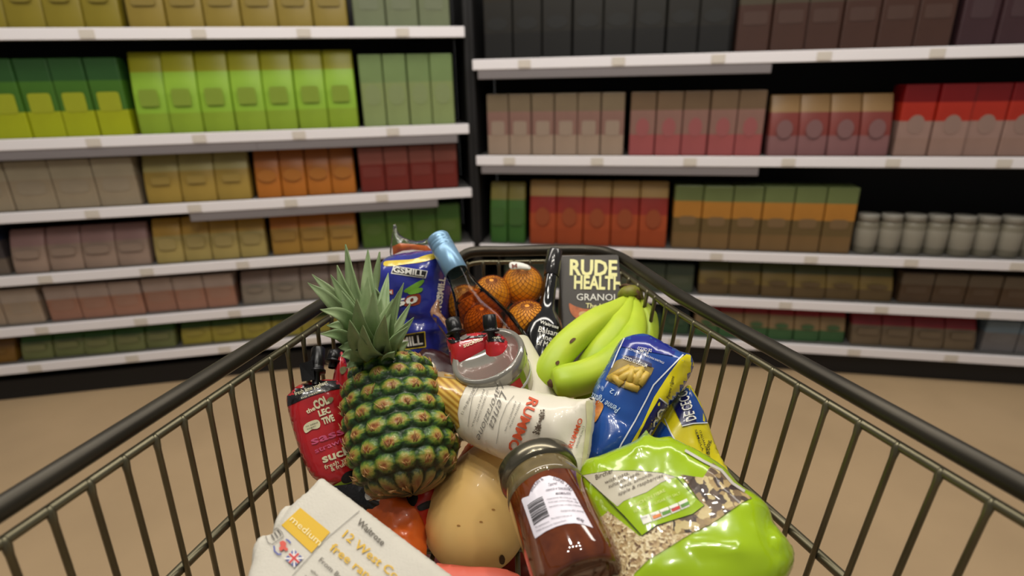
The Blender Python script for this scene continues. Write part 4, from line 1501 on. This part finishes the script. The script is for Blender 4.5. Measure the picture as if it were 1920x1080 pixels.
decal(T, [(1258, 755), (1282, 730), (1294, 755), (1306, 793), (1280, 798), (1270, 778)], navy, pe2, 'navy_panel', off=0.0012)
decal(T, line_poly([(1279, 799), (1300, 794), (1326, 793)], 2), pw, pe2, 'white_line', off=0.0015)
letters(T, [('DE CECCO', (1305, 786), (1285, 722), 20, 0.012, 0)], ink_white, pe2, off=0.0019)
letters(T, [('ITALIAN PASTA', (1310, 808), (1328, 860), 4, 0.006, 0), ('SEMOLA', (1302, 806), (1316, 846), 4, 0.006, 0), ('500g', (1330, 852), (1332, 826), 7, 0.006, 0)], ink_black, pe2, off=0.0014)

# ---- muesli bag
lime = mat('muesli_lime_film', (160, 192, 22), 0.2, coat=0.6, var=0.08, vscale=12)
P = W(1290, 970, 0.455)
nm = V(-0.05, -0.42, 0.9)
mu = puff('muesli_bag', [(1092, 872), (1120, 862), (1158, 846), (1190, 832), (1212, 810), (1220, 830), (1250, 826), (1278, 842), (1330, 866), (1360, 886), (1385, 915), (1420, 938), (1440, 960), (1452, 990), (1484, 1030), (1488, 1050), (1480, 1078), (1440, 1130), (1300, 1170), (1150, 1150), (1136, 1090), (1122, 1030), (1092, 960), (1084, 915)],
          P, nm, 0.030, 0.040, lime, wr=0.0036, ws=27, step=0.0045, seed=5, back=0.8,
          folds=((1190, 870, 1216, 830, 0.004, 0.005), (1170, 1030, 1150, 1075, 0.002, 0.004), (1290, 1050, 1370, 1060, 0.0025, 0.004), (1430, 990, 1425, 1040, -0.004, 0.006), (1440, 1060, 1475, 1040, -0.003, 0.004), (1120, 880, 1300, 860, 0.002, 0.01)))
tag(mu, 'lime green muesli bag with clear windows lying against the right-side wires', 'cereal bag')
T = bvh_of(mu)
mm = bpy.data.materials.new('muesli_flakes')
mm.use_nodes = True
nt = mm.node_tree
b = nt.nodes['Principled BSDF']
tc = nt.nodes.new('ShaderNodeTexCoord')
vo = nt.nodes.new('ShaderNodeTexVoronoi'); vo.inputs['Scale'].default_value = 480
cr = nt.nodes.new('ShaderNodeValToRGB')
for k, (p_, c__) in enumerate(((0.0, (98, 66, 42)), (0.22, (176, 146, 100)), (0.6, (208, 186, 140)), (0.85, (228, 212, 172)))):
    e = cr.color_ramp.elements[k] if k < 2 else cr.color_ramp.elements.new(p_)
    e.position = p_; e.color = lin(c__)
sp = nt.nodes.new('ShaderNodeSeparateColor')
bp_ = nt.nodes.new('ShaderNodeBump'); bp_.inputs['Strength'].default_value = 0.5; bp_.inputs['Distance'].default_value = 0.001
nt.links.new(tc.outputs['Object'], vo.inputs['Vector']); nt.links.new(vo.outputs['Color'], sp.inputs[0])
nt.links.new(sp.outputs[0], cr.inputs['Fac']); nt.links.new(cr.outputs['Color'], b.inputs['Base Color'])
nt.links.new(vo.outputs['Distance'], bp_.inputs['Height']); nt.links.new(bp_.outputs['Normal'], b.inputs['Normal'])
b.inputs['Roughness'].default_value = 0.5; b.inputs['Coat Weight'].default_value = 0.4
nz_ = nt.nodes.new('ShaderNodeTexNoise'); nz_.inputs['Scale'].default_value = 160
mxv = nt.nodes.new('ShaderNodeVectorMath'); mxv.operation = 'MULTIPLY_ADD'
mxv.inputs[1].default_value = (0.006, 0.006, 0.006)
nt.links.new(tc.outputs['Object'], nz_.inputs['Vector']); nt.links.new(nz_.outputs['Color'], mxv.inputs[0]); nt.links.new(tc.outputs['Object'], mxv.inputs[2])
nt.links.new(mxv.outputs[0], vo.inputs['Vector'])
fr = mm.copy(); fr.name = 'muesli_fruit'
for nd in fr.node_tree.nodes:
    if nd.type == 'TEX_VORONOI':
        nd.inputs['Scale'].default_value = 170
    if nd.type == 'VALTORGB':
        for e, c__ in zip(nd.color_ramp.elements, ((52, 36, 30), (104, 82, 62), (174, 146, 96), (206, 186, 132))):
            e.color = lin(c__)
        nd.color_ramp.elements[1].position = 0.35
decal(T, [(1096, 1000), (1140, 958), (1160, 974), (1200, 1006), (1236, 984), (1262, 970), (1290, 965), (1330, 945), (1372, 940), (1330, 980), (1280, 1010), (1240, 1035), (1215, 1050), (1190, 1075), (1170, 1120), (1130, 1120), (1122, 1040)], mm, mu, 'oat_window', off=0.0006, step=6)
decal(T, [(1276, 890), (1318, 896), (1336, 868), (1360, 886), (1385, 916), (1410, 934), (1392, 942), (1366, 960), (1330, 985), (1300, 998), (1262, 1002), (1262, 972), (1318, 948)], fr, mu, 'fruit_window', off=0.0008, step=6)
tp = mat('muesli_label_taupe', (196, 188, 166), 0.35, coat=0.3)
label = [(1094, 892), (1140, 884), (1190, 884), (1240, 888), (1268, 896), (1286, 916), (1304, 934), (1320, 948), (1298, 964), (1262, 975), (1230, 985), (1204, 1004), (1170, 966), (1128, 924)]
decal(T, [tuple(Vector(p) + (Vector(p) - Vector((1200, 930))).normalized() * 1.8) for p in label], ink_black, mu, 'label_outline', off=0.0011)
decal(T, label, lime, mu, 'label', off=0.0014)
decal(T, [(1094, 892), (1140, 884), (1190, 884), (1240, 888), (1266, 895), (1240, 905), (1212, 924), (1184, 934), (1170, 940), (1158, 950), (1128, 924)], tp, mu, 'label_top', off=0.0017)
mi_ = mat('muesli_ink', (88, 76, 62), 0.5)
letters(T, [('Bircher', (1118, 900), (1152, 886), 9, 0.008, 0.2), ('with oats,', (1136, 908), (1180, 890), 7, 0.0, 0.3), ('sultanas, seeds,', (1142, 916), (1200, 890), 7, 0, 0.3), ('seeds, almonds,', (1162, 918), (1224, 892), 7, 0, 0.3),
            ('apple & raspberries', (1160, 930), (1244, 894), 7, 0.0, 0.3)], mi_, mu, off=0.0021)
letters(T, [('RICH IN FIBRE', (1192, 950), (1248, 922), 6, 0.006, 0), ('NO ADDED SUGAR OR SALT', (1190, 962), (1276, 927), 5, 0.004, 0)], mat('muesli_pale_ink', (214, 224, 130), 0.5), mu, off=0.0018)


def tl(u, v):
    a = Vector((1200 + (1288 - 1200) * u, 970 + (935 - 970) * u + 6 * u * (1 - u)))
    return tuple(a + Vector((6, 14)) * v)


for k in range(5):
    decal(T, [tl(k / 5 + 0.008, 0), tl((k + 1) / 5 - 0.008, 0), tl((k + 1) / 5 - 0.008, 1), tl(k / 5 + 0.008, 1)], ink_white, mu, 'traffic_light_label', off=0.0018)
for k, cc in ((1, (222, 128, 50)), (2, (96, 150, 56)), (3, (204, 54, 40)), (4, (96, 150, 56))):
    decal(T, [tl(k / 5 + 0.03, 0.4), tl((k + 1) / 5, 0.4), tl((k + 1) / 5, 0.78), tl(k / 5 + 0.03, 0.78)], mat('traffic_%d' % k, cc, 0.4), mu, 'traffic_light_label', off=0.0022)
letters(T, [('Energy', (1204, 974), (1214, 970), 3, 0, 0), ('Fat', (1222, 969), (1230, 966), 3, 0, 0), ('Saturates', (1238, 963), (1250, 959), 3, 0, 0), ('Sugars', (1256, 957), (1267, 953), 3, 0, 0), ('Salt', (1275, 950), (1283, 947), 3, 0, 0)], mi_, mu, off=0.0023)
wseal = mat('film_edge_white', (206, 200, 192), 0.3, coat=0.4)
decal(T, line_poly([(1284, 845), (1320, 866), (1352, 882), (1372, 906), (1396, 922)], 5), wseal, mu, 'white_seam', off=0.0012)

# ---- orange and red crisp packet under the pineapple
cr_m = mat('crisp_packet_orange', (238, 108, 36), 0.35, coat=0.3, var=0.15, vscale=25)
P = W(760, 970, 0.582)
cp = puff('crisp_packet', [(640, 925), (680, 905), (740, 895), (800, 900), (850, 870), (880, 830), (905, 840), (890, 880), (858, 912), (822, 955), (800, 1000), (800, 1040), (780, 1070), (700, 1020), (650, 960)],
          P, V(0.0, -0.45, 0.85), 0.022, 0.04, cr_m, wr=0.007, ws=42, step=0.005, seed=12, back=0.5,
          folds=((735, 935, 740, 990, 0.006, 0.006), (760, 930, 810, 1000, -0.006, 0.007), (690, 935, 740, 950, 0.004, 0.006)))
tag(cp, 'crumpled orange and red crisp packet under the pineapple base', 'crisp packet')
T = bvh_of(cp)
redc = mat('crisp_red', (188, 36, 24), 0.3, coat=0.4)
decal(T, [(760, 925), (820, 915), (862, 890), (880, 850), (905, 850), (900, 890), (850, 930), (810, 960), (796, 985), (785, 960), (765, 935)], redc, cp, 'red_print', off=0.0012)
decal(T, [(768, 920), (780, 922), (784, 935), (776, 950), (766, 944), (762, 932)], ink_black, cp, 'black_print', off=0.0017, smooth=2)
decal(T, [(782, 950), (800, 940), (824, 936), (812, 948), (796, 956), (786, 958)], ink_black, cp, 'black_print', off=0.0017, smooth=2)
# black packet beside it
bk = puff('black_snack_packet', [(620, 915), (640, 896), (690, 885), (730, 900), (745, 940), (700, 965), (650, 945)], W(680, 925, 0.585), V(0, -0.4, 0.9), 0.012, 0.02, blk, wr=0.004, ws=40, step=0.005, seed=21)
tag(bk, 'shiny black snack packet wedged between egg carton and pineapple base', 'packet')
decal(bvh_of(bk), [(684, 928), (692, 918), (706, 922), (720, 935), (712, 940), (698, 936), (688, 938)], ink_white, bk, 'white_print', smooth=3)
# pink packet at the near edge
pk = puff('coral_packet', [(800, 1066), (880, 1062), (950, 1068), (990, 1100), (960, 1180), (820, 1180)], W(880, 1110, 0.50), V(0, -0.4, 0.9), 0.008, 0.015, mat('coral_card', (224, 104, 84), 0.5), step=0.006)
tag(pk, 'coral pink packet peeping out below the squash bulb', 'packet')
# dark film packet and white card between the bread and the tub
dk = puff('dark_wrapped_packet', [(780, 668), (830, 660), (880, 700), (900, 760), (860, 800), (800, 780)], W(840, 720, 0.70), V(0, -0.5, 0.85), 0.012, 0.02, mat('maroon_film', (52, 20, 22), 0.3, coat=0.3), wr=0.003, step=0.006)
tag(dk, 'dark maroon packet deep between pineapple and clear tub', 'packet')
wc = puff('cream_card_sleeve', [(772, 674), (806, 676), (818, 690), (806, 700), (780, 706), (768, 690)], W(795, 690, 0.64), V(0, -0.5, 0.85), 0.003, 0.005, paper, step=0.005)
tag(wc, 'small cream card corner sticking out behind the pineapple top', 'card sleeve')

rp = puff('dark_red_packet', [(760, 1040), (820, 1010), (900, 980), (980, 960), (1040, 1000), (1060, 1100), (1000, 1190), (800, 1190), (740, 1110)], W(900, 1080, 0.645), V(0, -0.35, 0.9), 0.006, 0.02,
          mat('dark_red_film', (120, 22, 22), 0.3, coat=0.4), wr=0.003, ws=40, step=0.007, seed=31)
tag(rp, 'dark red packet on the basket floor, under squash and marmalade jar', 'packet')
